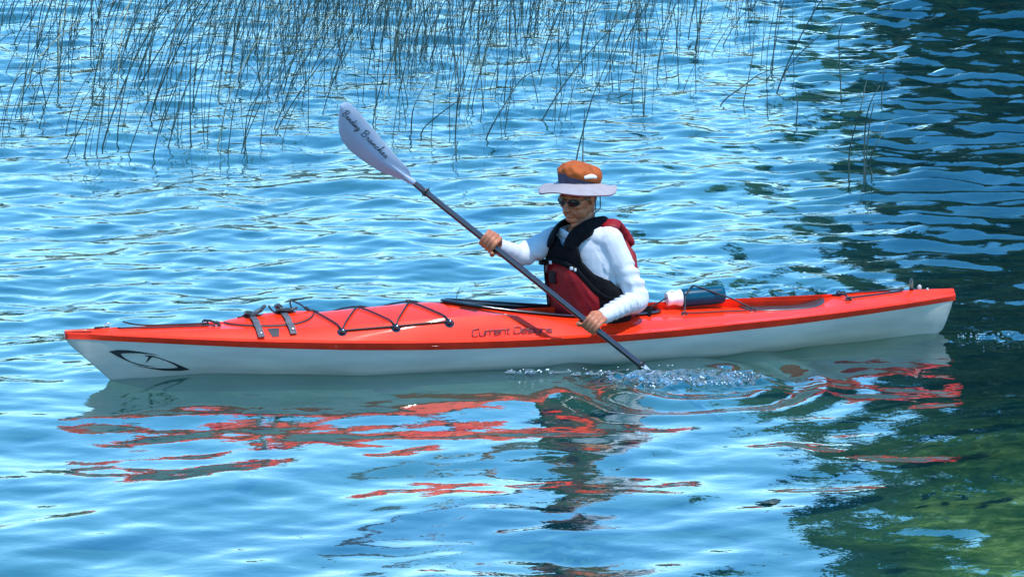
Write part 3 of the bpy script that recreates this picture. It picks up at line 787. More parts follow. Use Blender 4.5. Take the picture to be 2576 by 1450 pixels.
def blade(origin, s, a, nv, parent):
    V, F = [], []; ts = list(np.linspace(.002, .40, 26)) + list(np.linspace(.41, .4955, 16)); ny_ = 16
    for t in ts:
        lo, hi = blade_xy(t)
        for j in range(ny_ + 1):
            f_ = .5 - .5 * math.cos(math.pi * j / ny_); y = lo + (hi - lo) * f_
            V.append(origin + s * t + a * y - nv * blade_depth(t, y, lo, hi))
    n = ny_ + 1
    for i in range(len(ts) - 1):
        for j in range(ny_): F.append([i * n + j, (i + 1) * n + j, (i + 1) * n + j + 1, i * n + j + 1])
    mb = MB(); mb.add(V, F); o = mb.build("blade", M_blade, parent); m = o.modifiers.new("s", 'SOLIDIFY'); m.thickness = .006; m.offset = 0
    f_ = MB(); f_.add(*sweep([origin - s * .03, origin + s * .0, origin + s * .05, origin + s * .12], [.0135, .0165, .011, .003], 14)); f_.build("ferrule", M_blade, o)
    return o
ub = blade(SU - PO, S_, AC, NV, paddle)
rotm = np.array(Matrix.Rotation(R(-62), 3, Vector(S_)))
blade(SL - PO, -S_, rotm @ -AC, rotm @ NV, paddle)
SCRIPT = {
 'B': (.95, [[(.12, .95), (.16, .5), (.1, 0)], [(-.05, .8), (.3, 1.05), (.65, .9), (.5, .62), (.2, .52), (.6, .45), (.68, .15), (.4, -.05), (.05, .05)]]),
 'e': (.5, [[(0, .1), (.3, .3), (.25, .45), (.08, .3), (.15, .02), (.5, .1)]]), 'n': (.62, [[(0, .1), (.1, .4), (.1, 0), (.3, .4), (.42, .35), (.42, .02), (.62, .1)]]),
 'd': (.66, [[(.4, .35), (.15, .4), (.05, .15), (.2, 0), (.42, .3), (.52, .95), (.45, .1), (.66, .1)]]), 'i': (.34, [[(0, .1), (.14, .4), (.14, .02), (.34, .1)], [(.18, .58), (.2, .64)]]),
 'g': (.6, [[(.4, .38), (.12, .38), (.1, .08), (.4, .2), (.42, .4), (.36, -.3), (.1, -.4), (.1, -.2), (.6, .12)]]),
 'r': (.48, [[(0, .1), (.12, .46), (.22, .36), (.3, .38), (.26, .04), (.48, .1)]]), 'a': (.6, [[(.4, .36), (.14, .4), (.05, .12), (.2, 0), (.38, .3), (.4, .02), (.6, .1)]]),
 'c': (.5, [[(.38, .34), (.15, .4), (.06, .12), (.2, 0), (.5, .1)]]), 'h': (.62, [[(0, .1), (.22, .9), (.14, .9), (.1, 0), (.3, .4), (.42, .3), (.42, .02), (.62, .1)]]),
 's': (.5, [[(0, .1), (.22, .45), (.34, .15), (.12, 0), (.5, .14)]])}
def script_text(body, t0, y0, t1, y1, size, mbx):
    tot = sum(SCRIPT[c][0] for c in body); p0, p1 = np.array([t0, y0]), np.array([t1, y1]); L_ = np.linalg.norm(p1 - p0); d = (p1 - p0) / L_; u = np.array([-d[1], d[0]]); u = u if u[1] > 0 else -u
    x = 0
    for c in body:
        adv, pl = SCRIPT[c]
        for q in pl:
            P = []
            for a, b in catmull([np.array(v) for v in q], 4):
                w = p0 + d * (x + a + .25 * b) / tot * L_ + u * b * size
                lo, hi = blade_xy(w[0]); y = min(max(w[1], lo + .004), hi - .003)
                P.append(SU - PO + S_ * w[0] + AC * y - NV * (blade_depth(w[0], y, lo, hi) - .0042))
            mbx.add(*sweep(P, .0017, 5))
        x += adv
mb = MB(); script_text("Bending", .466, .034, .352, .022, .036, mb); script_text("Branches", .335, .020, .165, .006, .036, mb)
mb.build("blade_script", M_decal, ub)
# ---------------------------------------------------------------- kayaker (all in the kayak's frame)
TZ = [.0, .10, .20, .30, .40, .50, .56, .60, .63, .66, .70]
TT = {'x': [-.29, -.285, -.275, -.262, -.25, -.238, -.230, -.226, -.223, -.218, -.212], 'y': [0, 0, 0, -.004, -.006, -.008, -.008, -.008, -.008, -.006, -.004],
      'w': [10, 15, 20, 26, 31, 35, 36, 36, 36, 36, 36], 'a': [.19, .185, .178, .180, .190, .196, .188, .145, .095, .068, .064], 'b': [.15, .148, .142, .138, .136, .128, .115, .098, .080, .067, .062]}
def torso(u, z, off=0.0, n=2.3):
    g = lambda k: float(np.interp(z, TZ, TT[k])); yaw = R(g('w')); f = np.array([math.cos(yaw), math.sin(yaw), 0]); l = np.array([-math.sin(yaw), math.cos(yaw), 0])
    a, b = g('a') + off, g('b') + off; c, s = math.cos(u), math.sin(u)
    r = ((abs(c) / b) ** n + (abs(s) / a) ** n) ** (-1 / n)
    return np.array([g('x'), g('y'), z]) + r * (c * f + s * l)
def torso_loft(z0, z1, off=0, m=24, k=32):
    V, F = [], []
    for i in range(m):
        z = z0 + (z1 - z0) * i / (m - 1)
        for j in range(k): V.append(torso(2 * math.pi * j / k, z, off))
    for i in range(m - 1):
        for j in range(k): F.append([i * k + j, i * k + (j + 1) % k, (i + 1) * k + (j + 1) % k, (i + 1) * k + j])
    F.append(list(range(k))[::-1]); F.append([(m - 1) * k + j for j in range(k)])
    return V, F
A3 = lambda *p: np.array(p, float)
L_SH, L_EL, L_WR = A3(-.306, .120, .580), A3(-.425, .205, .297), A3(-.192, .372, .250)
R_SH, R_EL, R_WR = A3(-.118, -.120, .560), A3(.108, -.030, .503), A3(.262, .085, .573)
def shaft_at(px_t): return SL + S_ * px_t
L_HA, R_HA = SL + S_ * .315, SL + S_ * .95
BO = A3(-.27, 0, .10)          # the body's own origin: the seat

# the head: +X face, +Y his left, +Z up, origin between the ears
HEAD_C = A3(-.188, -.004, .790)
HM = np.array(Euler((R(-2), R(13), R(38)), 'XYZ').to_matrix())
def hp(x, y, z): return HEAD_C + HM @ np.array([x, y, z])
def h_ell(mb, c, r, rot=None):
    M3 = HM @ (np.array(Euler([R(a) for a in rot]).to_matrix()) if rot else np.eye(3)); mb.add(*ellipsoid(hp(*c), r, M3, 22, 14))
def h_tube(mb, pts, rad, n=10): mb.add(*sweep([hp(*p) for p in pts], rad, n, round_caps=True))
body = MB()
h_ell(body, (-.014, 0, .042), (.098, .078, .088)); h_ell(body, (.022, 0, -.018), (.076, .068, .082)); h_ell(body, (.026, 0, -.068), (.066, .064, .052)); h_ell(body, (.045, .026, -.060), (.042, .034, .044)); h_ell(body, (.045, -.026, -.060), (.042, .034, .044))
h_ell(body, (.058, 0, -.100), (.032, .042, .024)); h_ell(body, (.03, 0, -.098), (.05, .05, .026)); h_ell(body, (-.01, .052, -.055), (.045, .018, .045)); h_ell(body, (-.01, -.052, -.055), (.045, .018, .045))
h_tube(body, [(.094, 0, .004), (.108, 0, -.018), (.119, 0, -.036)], [.009, .0115, .0135]); h_ell(body, (.108, .012, -.038), (.011, .009, .008)); h_ell(body, (.108, -.012, -.038), (.011, .009, .008))
for s in (1, -1):
    h_ell(body, (.070, .036 * s, -.024), (.026, .024, .020)); h_ell(body, (.080, .032 * s, .018), (.018, .026, .009)); h_ell(body, (.078, .032 * s, .001), (.013, .014, .011))
    h_ell(body, (-.006, .079 * s, -.010), (.019, .008, .032), (0, 0, 12 * s)); h_ell(body, (-.002, .082 * s, -.034), (.010, .006, .011))
    h_tube(body, [(.094, .016 * s, -.045), (.086, .029 * s, -.060), (.076, .035 * s, -.076)], [.006, .009, .008], 8)
h_tube(body, [(.084, .023, -.067), (.094, .010, -.062), (.096, 0, -.0635), (.094, -.010, -.062), (.084, -.023, -.067)], [.003, .0055, .005, .0055, .003], 8)
h_tube(body, [(.082, .021, -.074), (.093, .009, -.077), (.095, 0, -.0775), (.093, -.009, -.077), (.082, -.021, -.074)], [.003, .0065, .007, .0065, .003], 8)
# neck, torso, limbs
body.add(*sweep([A3(-.226, -.008, .58), A3(-.216, -.006, .65), hp(-.022, 0, -.07), hp(-.018, 0, -.01)], [.072, .064, .060, .058], 20))
body.add(*sweep([hp(-.01, 0, -.09), hp(.03, 0, -.10), A3(-.19, .02, .64)], [.045, .035, .045], 14))
body.add(*torso_loft(.0, .64, -.014))
def arm(mb, sh, el, wr, r, off=0.0, to_hand=True):
    mid, fm = (sh + el) / 2, el + (wr - el) * .35
    P = catmull([sh, mid, el, fm, wr], 6); T = np.linspace(0, 1, len(P))
    mb.add(*sweep(P, [float(np.interp(t, [0, .25, .5, .66, 1], r)) + off for t in T], 16, round_caps=True))
arm(body, L_SH, L_EL, L_WR, [.058, .050, .042, .040, .027]); arm(body, R_SH, R_EL, R_WR, [.056, .049, .041, .039, .027])
for s in (1, -1):
    body.add(*sweep(catmull([A3(-.26, .085 * s, .09), A3(0, .125 * s, .135), A3(.22, .125 * s, .155), A3(.5, .11 * s, .08), A3(.72, .09 * s, .06)], 6), list(np.linspace(.078, .040, 25)), 14, round_caps=True))
    body.add(*sweep([A3(.70, .09 * s, .06), A3(.76, .085 * s, .11), A3(.775, .08 * s, .15)], [.034, .032, .022], 10, round_caps=True))
VIEW = nz(A3(.308, .951, .16))        # roughly towards the bank the picture is taken from
def fist(mb, c, wrist, thumb_dir, curl):
    """four fingers closed round the shaft, thumb coming round from the other side"""
    s = S_ * thumb_dir                                  # index side
    v = nz(VIEW - S_ * (VIEW @ S_)); t = np.cross(S_, v); t = t if t @ A3(-.6, 0, .8) > 0 else -t
    def at(a, r, q): return c + s * q + (t * math.cos(a) + v * math.sin(a)) * r
    for i in range(4):
        q = (1.5 - i) * .0205; ln = [.98, 1.05, 1.0, .86][i]; rr = [.0102, .0106, .0102, .0088][i]
        k = at(R(-8 + curl), .052 - .004 * abs(i - 1), q)
        P = [k, at(R(48 + curl), .041, q), at(R(95 + curl), .0335, q), at(R(145 + curl * .5), .030, q * .97), at(R(195) * ln, .0275, q * .95), at(R(238) * ln, .0262, q * .93)]
        mb.add(*sweep(catmull(P, 4), list(np.linspace(rr * 1.18, rr * .88, 21)), 10, round_caps=True))
        mb.add(*sweep([wrist + (k - wrist) * .12 + s * q * .35, (wrist + k) / 2 + s * q * .15 + t * .004, k], [.016, .0165, .0125], 10, round_caps=True))
        mb.add(*ellipsoid(k + t * .001, (.0128, .0128, .0118), None, 10, 8))
    b = wrist + (c - wrist) * .45 + s * .026 - v * .006
    mb.add(*sweep(catmull([wrist * .8 + c * .2 + s * .010, b, c + s * .046 - t * .022 - v * .020, c + s * .050 - t * .034 + v * .008, c + s * .046 - t * .030 + v * .030], 5), [.018] * 6 + list(np.linspace(.018, .0098, 15)), 10, round_caps=True))
    mb.add(*ellipsoid((wrist + c) / 2 + t * .012, (.026, .026, .026), None, 12, 8))
fist(body, L_HA, L_WR, 1.0, 8); fist(body, R_HA, R_WR, -1.0, 4)
me = voxel(body, .0033, 3)
set_v(me, get_v(me) - BO)
person = link("person", me, M_skin)
person.matrix_world = KAY_M @ Matrix.Translation(Vector(BO))
tag(person, "person in orange sun hat, sunglasses, white shirt and red life vest paddling", "person")
def pbuild(mb, name, mat, parent=None, **kw):
    mb.v = [tuple(np.array(p) - BO) for p in mb.v]; return mb.build(name, mat, parent or person, **kw)
def plink(me, name, mat, parent=None):
    set_v(me, get_v(me) - BO); return link(name, me, mat, parent or person)
# mouth tint, hair, ears' hair
hair = MB()
h_ell(hair, (-.034, 0, .040), (.083, .080, .086)); h_ell(hair, (-.060, 0, -.020), (.050, .066, .060))
for s in (1, -1): h_ell(hair, (.020, .066 * s, .022), (.028, .014, .034)); h_ell(hair, (.012, .072 * s, .000), (.012, .008, .026))
plink(voxel(hair, .005, 2), "hair", M_hair)
mo = MB()
mo.add(*sweep(catmull([hp(.078, .027, -.0715), hp(.094, .012, -.0700), hp(.0985, 0, -.0705), hp(.094, -.012, -.0700), hp(.078, -.027, -.0715)], 5), [.0012] + [.0022] * 19 + [.0012], 6)); pbuild(mo, "mouth", M_lip)
# shirt
sh = MB()
sh.add(*torso_loft(.02, .600, .004)); arm(sh, L_SH, L_EL, L_WR + (L_WR - L_EL) * .03, [.072, .064, .058, .053, .039]); arm(sh, R_SH, R_EL, R_WR + (R_WR - R_EL) * .02, [.070, .062, .055, .050, .039])
sh.add(*ellipsoid((L_SH * .75 + A3(-.226, -.008, .58) * .25) + (0, 0, .006), (.085, .085, .060))); sh.add(*ellipsoid((R_SH * .75 + A3(-.226, -.008, .58) * .25) + (0, 0, .006), (.085, .085, .060)))
me = voxel(sh, .0055, 6)
v, nn = get_v(me), get_n(me)
gw = np.random.default_rng(4)
def fold(v, nn, a, b, amp, lam, lo, hi, skew, seed):
    """cloth folds running round a sleeve between a and b"""
    d = nz(b - a); L_ = np.linalg.norm(b - a); t = (v - a) @ d / L_; rel = (v - a) - np.outer((v - a) @ d, d); r = np.linalg.norm(rel, axis=1)
    e1 = nz(np.cross(d, [.3, .2, 1])); e2 = np.cross(d, e1); ang = np.arctan2(rel @ e2, rel @ e1)
    m = np.clip((t - lo) / .12, 0, 1) * np.clip((hi - t) / .12, 0, 1) * (r < .095)
    ph = t * L_ * 2 * math.pi / lam + skew * np.sin(ang + seed) + .9 * np.sin(ang * 2 + seed * 2.1 + t * 5)
    w = np.sin(ph); w = np.sign(w) * np.abs(w) ** .8
    return (amp * m * (w * (.55 + .45 * np.sin(ang * 1.0 + seed * 3))))[:, None] * nn
v = v + fold(v, nn, L_EL, L_WR, .0066, .043, .02, .98, 3.4, .6) + fold(v, nn, L_EL, L_WR, .0030, .023, .1, .9, 2.6, 3.6) + fold(v, nn, L_SH, L_EL, .0072, .056, .40, 1.02, 3.3, 1.7) + fold(v, nn, L_SH, L_EL, .0065, .13, .0, .7, 3.4, 4.4)
v = v + fold(v, nn, R_EL, R_WR, .0032, .055, .05, .95, 2.8, 2.6) + fold(v, nn, R_SH, R_EL, .0062, .075, .1, 1.0, 3.0, .2)
set_v(me, v)
m_ = plink(me, "shirt", M_shirt); s_ = m_.modifiers.new("s", 'SMOOTH'); s_.iterations = 1; s_.factor = .3
# collar
col = MB()
for side in (1, -1):
    P = []
    for u in np.linspace(0, 165, 12):
        z = .588 + .060 * (u / 165) ** .75; P.append(torso(R(u * side), z, .018 if u > 30 else .012))
    col.add(*sweep(P, [(.020 + .006 * math.sin(math.pi * i / 11), .006) for i in range(12)], 8, ref=(0, 0, 1)))
pbuild(col, "collar", M_shirt)
# trousers inside the cockpit
tr = MB()
for s in (1, -1): tr.add(*sweep(catmull([A3(-.27, .085 * s, .095), A3(0, .125 * s, .135), A3(.22, .125 * s, .155), A3(.5, .11 * s, .08), A3(.68, .09 * s, .06)], 6), list(np.linspace(.086, .050, 25)), 14, round_caps=True))
tr.add(*ellipsoid((-.29, 0, .10), (.15, .19, .085)))
plink(voxel(tr, .008, 3), "trousers", M_trouser)

# life vest: panels that follow the torso
def panel(u0, u1, zlo, zhi, off, nu=40, nz_=22, puff=.012, quilts=None):
    V, F = [], []
    for i in range(nu + 1):
        u = u0 + (u1 - u0) * i / nu; a, b = zlo(u), zhi(u)
        for j in range(nz_ + 1):
            t = j / nz_; z = a + (b - a) * t
            ed = min(1, 4.5 * min(i / nu, 1 - i / nu)) * min(1, 4.5 * min(t, 1 - t)); o = off + puff * (math.sin(ed * math.pi / 2))
            if quilts: o -= quilts(u, z)
            V.append(torso(R(u), z, o))
    for i in range(nu):
        for j in range(nz_): F.append([i * (nz_ + 1) + j, (i + 1) * (nz_ + 1) + j, (i + 1) * (nz_ + 1) + j + 1, i * (nz_ + 1) + j + 1])
    mb = MB(); mb.add(V, F); return mb
vest = empty("life_vest"); vest.parent = person
tab_ = lambda pts: (lambda u: float(np.interp(u, [p[0] for p in pts], [p[1] for p in pts])))
belt = tab_([(-80, .450), (-44, .466), (-22, .490), (0, .478), (20, .455), (34, .405), (48, .352), (62, .315), (90, .30), (130, .30)])
def vpanel(name, mat, mb, th=.030):
    o = pbuild(mb, name, mat, vest, recalc=False); m = o.modifiers.new("s", 'SOLIDIFY'); m.thickness = th; m.offset = -1; return o
front = vpanel("front_panel", M_vest_red, panel(-72, 58, lambda u: .165, lambda u: belt(u) - .010, .036, puff=.020, quilts=lambda u, z: .004 * math.sin(u * .21 + z * 40) ** 2), .036)
vpanel("side_panel", M_vest_black, panel(54, 110, lambda u: .165, tab_([(54, .412), (68, .394), (80, .355), (95, .345), (110, .39)]), .034, puff=.016))
vpanel("side_panel", M_vest_black, panel(-122, -70, lambda u: .165, tab_([(-122, .44), (-95, .40), (-70, .455)]), .034, puff=.016))
vpanel("chest_panel", M_vest_black, panel(-54, 58, lambda u: belt(u) - .014, tab_([(-54, .50), (-48, .57), (-36, .600), (-26, .588), (-12, .552), (-2, .566), (10, .585), (18, .575), (24, .53), (27, .490), (46, .428), (58, .408)]), .036, puff=.010), .022)
# belt across the chest
P = [torso(R(u), belt(u) - .006, .062) for u in np.linspace(-74, 112, 40)]
mb = MB(); mb.add(*sweep(P, [(.014, .004)] * 40, 8, ref=(0, 0, 1))); pbuild(mb, "chest_strap", M_vest_black, vest)
P = [torso(R(-40), z, .062) for z in np.linspace(.18, .47, 14)]
mb = MB(); mb.add(*sweep(P, [(.004, .020)] * 14, 8, ref=nz(torso(R(-40), .3, .1) - torso(R(-40), .3, 0)))); pbuild(mb, "front_strap", M_vest_black, vest)
V, F = [], []
mb = panel(-31, -17, lambda u: .362, lambda u: .425, .060, 6, 6, .004); o = vpanel("chest_pocket", M_pocket, mb, .006)
def plate(u, z, off, hw, hh, name):
    c = torso(R(u), z, off); o = nz(torso(R(u), z, off + .1) - torso(R(u), z, off)); e1 = nz(np.cross([0, 0, 1], o)); e2 = np.cross(o, e1)
    mb = MB(); mb.add(*boxv(c, (hw, hh, .004), np.stack([e1, e2, o], 1))); b = pbuild(mb, name, M_buckle, vest, sharp=30); m = b.modifiers.new("b", 'BEVEL'); m.width = .003; m.segments = 2; return b
plate(-24, .470, .069, .0105, .0085, "buckle"); plate(14, .453, .069, .0085, .008, "buckle"); plate(20, .448, .069, .006, .008, "buckle")
# back: black inner panel, puffy red outer panel that rises behind the neck
back_hi = tab_([(106, .40), (116, .50), (128, .575), (140, .60), (160, .635), (180, .640), (200, .635), (222, .57), (248, .42)])
vpanel("back_panel", M_vest_black, panel(112, 248, lambda u: .165, back_hi, .030, puff=.014), .03)
vpanel("back_cover", M_vest_red, panel(106, 238, lambda u: .20, lambda u: back_hi(u) - .006, .046, puff=.024, quilts=lambda u, z: .007 * math.sin(z * 38 + u * .05) ** 4), .03)
# shoulder straps
def shoulder(side):
    P = [torso(R(36 * side if side < 0 else 6), .550, .048), torso(R(40 * side if side < 0 else 17), .600, .044), torso(R(62 * side if side < 0 else 44), .636, .036), torso(R(95 * side), .648, .030), torso(R(130 * side), .640, .034), torso(R(150 * side), .590, .046)]
    if side > 0: P[2] += (0, 0, .006); P[3] += (0, 0, .006)
    Q = catmull(P, 6)
    mb = MB(); mb.add(*sweep(Q, [(.013, .036 + .006 * math.sin(math.pi * i / (len(Q) - 1))) for i in range(len(Q))], 12, ref=nz(torso(R(36 * side), .555, .1) - torso(R(36 * side), .555, 0)), round_caps=True))
    pbuild(mb, "shoulder_strap", M_vest_black, vest)
shoulder(1); shoulder(-1)
Q = catmull([torso(R(92), .640, .062), torso(R(118), .652, .062), torso(R(134), .634, .060), torso(R(138), .590, .058), torso(R(136), .54, .056)], 6)
mb = MB(); mb.add(*sweep(Q, [(.024 + .004 * math.sin(i * 1.5), .048) for i in range(len(Q))], 14, ref=(0, 0, 1), round_caps=True)); pbuild(mb, "shoulder_pad", M_vest_red, vest)

# sun hat
hat = empty("sun_hat"); hat.parent = person
HT = HM @ np.array(Euler((R(2), R(-15), 0)).to_matrix()); HC = hp(-.006, 0, .052)
def tp(x, y, z): return HC + HT @ np.array([x, y, z])
V, F = [], []; nr, na = 14, 72
prof = [(.100, .012), (.102, .030), (.1045, .050), (.107, .058), (.107, .068), (.102, .081), (.091, .094), (.074, .105), (.051, .113), (.026, .117), (.003, .118)]
gh = np.random.default_rng(8)
def crown_pt(r, z, th, seam=0):
    k = min(1, max(0, (z - .052) / .03)) * min(1, r / .06)
    fo = .0055 * math.sin(3 * th + z * 70 + 1) + .0055 * math.sin(6 * th - z * 120) + .0045 * math.sin(10 * th + z * 90 + 2)
    sag = .016 * math.exp(-((z - .075) / .02) ** 2) * (1 + math.cos(th - math.pi)) * .5
    bk = .5 - .5 * math.cos(th + R(30)); dn = .044 * bk * max(0, min(1, (.085 - z) / .03)) - .004 * (1 - bk)
    sag += .010 * bk * math.exp(-((z - .062) / .022) ** 2)
    return tp((r * 1.06 + fo * k + sag) * math.cos(th) - .002, (r * .90 + fo * k + sag) * math.sin(th), z - dn - .014 * bk * min(1, r / .08) * min(1, max(0, (z - .06) / .03)) + .35 * fo * k)
mb = MB()
for r, z in prof[2:]:
    for j in range(na): V.append(crown_pt(r, z, 2 * math.pi * j / na))
n_ = len(prof) - 2
for i in range(n_ - 1):
    for j in range(na): F.append([i * na + j, i * na + (j + 1) % na, (i + 1) * na + (j + 1) % na, (i + 1) * na + j])
F.append([(n_ - 1) * na + j for j in range(na)])
mb.add(V, F); o = pbuild(mb, "crown", M_orange, hat); s_ = o.modifiers.new("s", 'SUBSURF'); s_.levels = s_.render_levels = 1
V, F = [], []; mb = MB()
for r, z in [(.1010, .006), (.1030, .024), (.1055, .046), (.1065, .058)]:
    for j in range(na): th = 2 * math.pi * j / na; V.append(tp(r * 1.06 * math.cos(th) - .002, r * .91 * math.sin(th), z + .004 * math.cos(th)))
for i in range(3):
    for j in range(na): F.append([i * na + j, i * na + (j + 1) % na, (i + 1) * na + (j + 1) % na, (i + 1) * na + j])
mb.add(V, F); pbuild(mb, "hat_band", M_band, hat)
def brim_pt(q, th, dz=0):
    r = .098 + (.198 - .098) * q + .006 * q * math.sin(2 * th + 1.2)
    ca = math.cos(th); dr = -.046 * q ** 1.0 + .010 * q ** 4 - .001 * q ** 2 * (1 - ca) * .5 + .009 * q ** 2 * math.sin(3 * th + .6) - .011 * q ** 1.5 * math.cos(th - R(30)) + .004 * q * math.sin(5 * th + 2)
    return tp(r * 1.04 * ca, r * (.95 + .03 * q) * math.sin(th), .016 + dr + dz)
def brim_mesh(dz, q1=1.0):
    V, F = [], []; m = 9
    for i in range(m):
        for j in range(na): V.append(brim_pt(q1 * i / (m - 1), 2 * math.pi * j / na, dz))
    for i in range(m - 1):
        for j in range(na): F.append([i * na + j, i * na + (j + 1) % na, (i + 1) * na + (j + 1) % na, (i + 1) * na + j])
    mb = MB(); mb.add(V, F); return mb
o = pbuild(brim_mesh(0), "brim", M_brim, hat); solidify(o, .002, 0)
o = pbuild(brim_mesh(-.0042, .992), "brim_lining", M_brim_under, hat); solidify(o, .002, 0)
tb = MB(); P = [tp(.114 * math.cos(a), .104 * math.sin(a), .040 + .012 * math.sin(3 * (a - .7))) for a in np.linspace(R(52), R(92), 9)]
tb.add(*sweep(P, [(.012 - .005 * abs(i - 4) / 4, .004) for i in range(9)], 8, ref=(0, 0, 1))); pbuild(tb, "hat_tab", M_tab, hat)
cm = MB(); cm.add(*sweep(catmull([tp(.0, .098, .0), hp(-.012, .090, -.03), hp(-.022, .082, -.065), hp(-.03, .076, -.085)], 5), .0026, 6))
cm.add(*sweep(catmull([tp(-.06, .090, -.002), hp(-.062, .086, -.045), hp(-.05, .088, -.075), hp(-.028, .078, -.088)], 5), .0026, 6))
cm.add(*sweep(catmull([hp(-.03, .076, -.085), torso(R(30), .60, .03), torso(R(8), .56, .035), torso(R(2), .545, .04)], 5), .0022, 6)); pbuild(cm, "chin_cord", M_cord, hat)
# sunglasses
gl = empty("sunglasses"); gl.parent = person
for s in (1, -1):
    V, F = [], []; nl = 20; mb = MB()
    rings = [(0, 0), (.45, 0), (.8, 0), (1, 0)]
    V.append(hp(.106, .036 * s, -.002))
    for q in (.4, .75, 1.0):
        for j in range(nl):
            a = 2 * math.pi * j / nl; y = .036 * s + q * .029 * math.cos(a); z = -.001 + q * .0195 * math.sin(a) * (1 - .18 * math.cos(a) * s)
            V.append(hp(.106 - .55 * max(0, abs(y) - .012) ** 1.15 * (1 + 6 * abs(y)) * .9, y, z))
    for j in range(nl):
        j2 = (j + 1) % nl; F.append([0, 1 + j, 1 + j2])
        for q in range(2): F.append([1 + q * nl + j, 1 + (q + 1) * nl + j, 1 + (q + 1) * nl + j2, 1 + q * nl + j2])
    mb.add(V, F); o = pbuild(mb, "lens", M_lens, gl); solidify(o, .002, 0)
    fr = MB(); ringp = V[1 + 2 * nl:]; fr.add(*sweep(ringp + [ringp[0]], .0019, 6)); fr.add(*sweep(catmull([hp(.073, .066 * s, .006), hp(.05, .076 * s, .006), hp(.0, .084 * s, .006), hp(-.02, .082 * s, -.008)], 5), .0024, 6)); pbuild(fr, "frame", M_gloss_black, gl)
br = MB(); br.add(*sweep(catmull([hp(.106, .010, .002), hp(.112, 0, .006), hp(.106, -.010, .002)], 4), .0024, 6)); pbuild(br, "nose_bridge", M_gloss_black, gl)
# ---------------------------------------------------------------- reeds
def at_water(u, v):
    """point of the water surface seen at a place of the 2575-wide picture"""
    th = R(PITCH); d = np.array([(u - 1287.5) / 8700, math.cos(th) + math.sin(th) * (725 - v) / 8700, -math.sin(th) + math.cos(th) * (725 - v) / 8700])
    return np.array([0, 0, CAM_H]) + d * (-CAM_H / d[2])
def at_depth(u, v, y):
    th = R(PITCH); d = np.array([(u - 1287.5) / 8700, math.cos(th) + math.sin(th) * (725 - v) / 8700, -math.sin(th) + math.cos(th) * (725 - v) / 8700])
    return np.array([0, 0, CAM_H]) + d * (y / d[1])
def stem(mb, pts, r0, r1, n=4, kn=4):
    P = catmull(pts, kn); mb.add(*sweep(P, list(np.linspace(r0, r1, len(P))), n))
gr = np.random.default_rng(42)
# own shapes, read as single stems in the open water right of the reed bed and above the hat
def z3(X, Y): return ((2500 + X / 1.812) * .7077, Y / 1.812 * .7077)
def z2(X, Y): return ((1300 + X / 1.9815) * .7077, Y / 1.9815 * .7077)
OWN = [([z3(935, 1185), z3(945, 950), z3(1000, 700), z3(1060, 510)], "leftmost stem of the small reed clump in the open water, leaning right"),
       ([z3(1033, 1200), z3(1045, 850), z3(1056, 650), z3(1120, 535)], "tallest middle stem of the small reed clump with a bent tip"),
       ([z3(1040, 1170), z3(1065, 830), z3(1095, 660)], "short straight stem close beside the tallest one of the small reed clump"),
       ([z3(1085, 1165), z3(1070, 1050), z3(1100, 930), z3(1215, 790)], "rightmost stem of the small reed clump, curving out to the right"),
       ([z3(1145, 710), z3(1155, 560), z3(1163, 450)], "faint thin upright stem behind the small reed clump"),
       ([z3(885, 625), z3(876, 300), z3(880, 200), z3(897, 110)], "very tall single upright stem standing apart right of the reed bed"),
       ([z3(515, 495), z3(600, 370), z3(750, 220), z3(890, 140)], "long stem arching right towards the tall single upright stem"),
       ([z3(110, 680), z3(250, 560), z3(400, 460), z3(715, 385)], "low stem bent far over to the right at the edge of the reed bed"),
       ([z3(410, 505), z3(520, 500), z3(640, 560), z3(720, 635)], "reed bowed over in an arch with its tip in the water"),
       ([z3(597, 800), z3(603, 680), z3(595, 560)], "short lone upright stem right of the reed bed"),
       ([z2(1472, 1190), z2(1530, 920), z2(1600, 680), z2(1662, 540)], "long leaning stem rising just behind the orange hat"),
       ([z2(1527, 1190), z2(1532, 1000), z2(1540, 770)], "short upright stem rising just behind the orange hat"),
       ([z2(320, 940), z2(325, 830), z2(350, 720), z2(440, 555)], "curved stem rising beside the raised paddle blade"),
       ([z2(635, 1090), z2(628, 1000), z2(640, 780), z2(660, 560)], "tall upright stem between the raised paddle blade and the hat"),
       ([z2(840, 1000), z2(960, 760), z2(1100, 560), z2(1250, 490)], "long stem leaning right across the reeds between the paddle blade and hat"),
       ([z2(390, 940), z2(480, 840), z2(600, 740), z2(740, 650)], "low stem slanting far right beyond the raised paddle blade")]
n_own = 0
for pts, lab in OWN:
    b = at_water(*pts[0]); P = [at_depth(u, v, b[1]) - b for u, v in pts]
    P = [P[0] - (0, 0, .25)] + [P[0] + (0, 0, .0)] + P[1:]
    for i in range(2, len(P)): P[i] = P[i] + (0, gr.normal(0, .03) * i, 0)
    mb = MB(); stem(mb, P, .0068, .0028)
    tag(mb.build("reed", M_reed, None, recalc=False, loc=b), lab, "reed", "reed stems standing in the lake"); n_own += 1
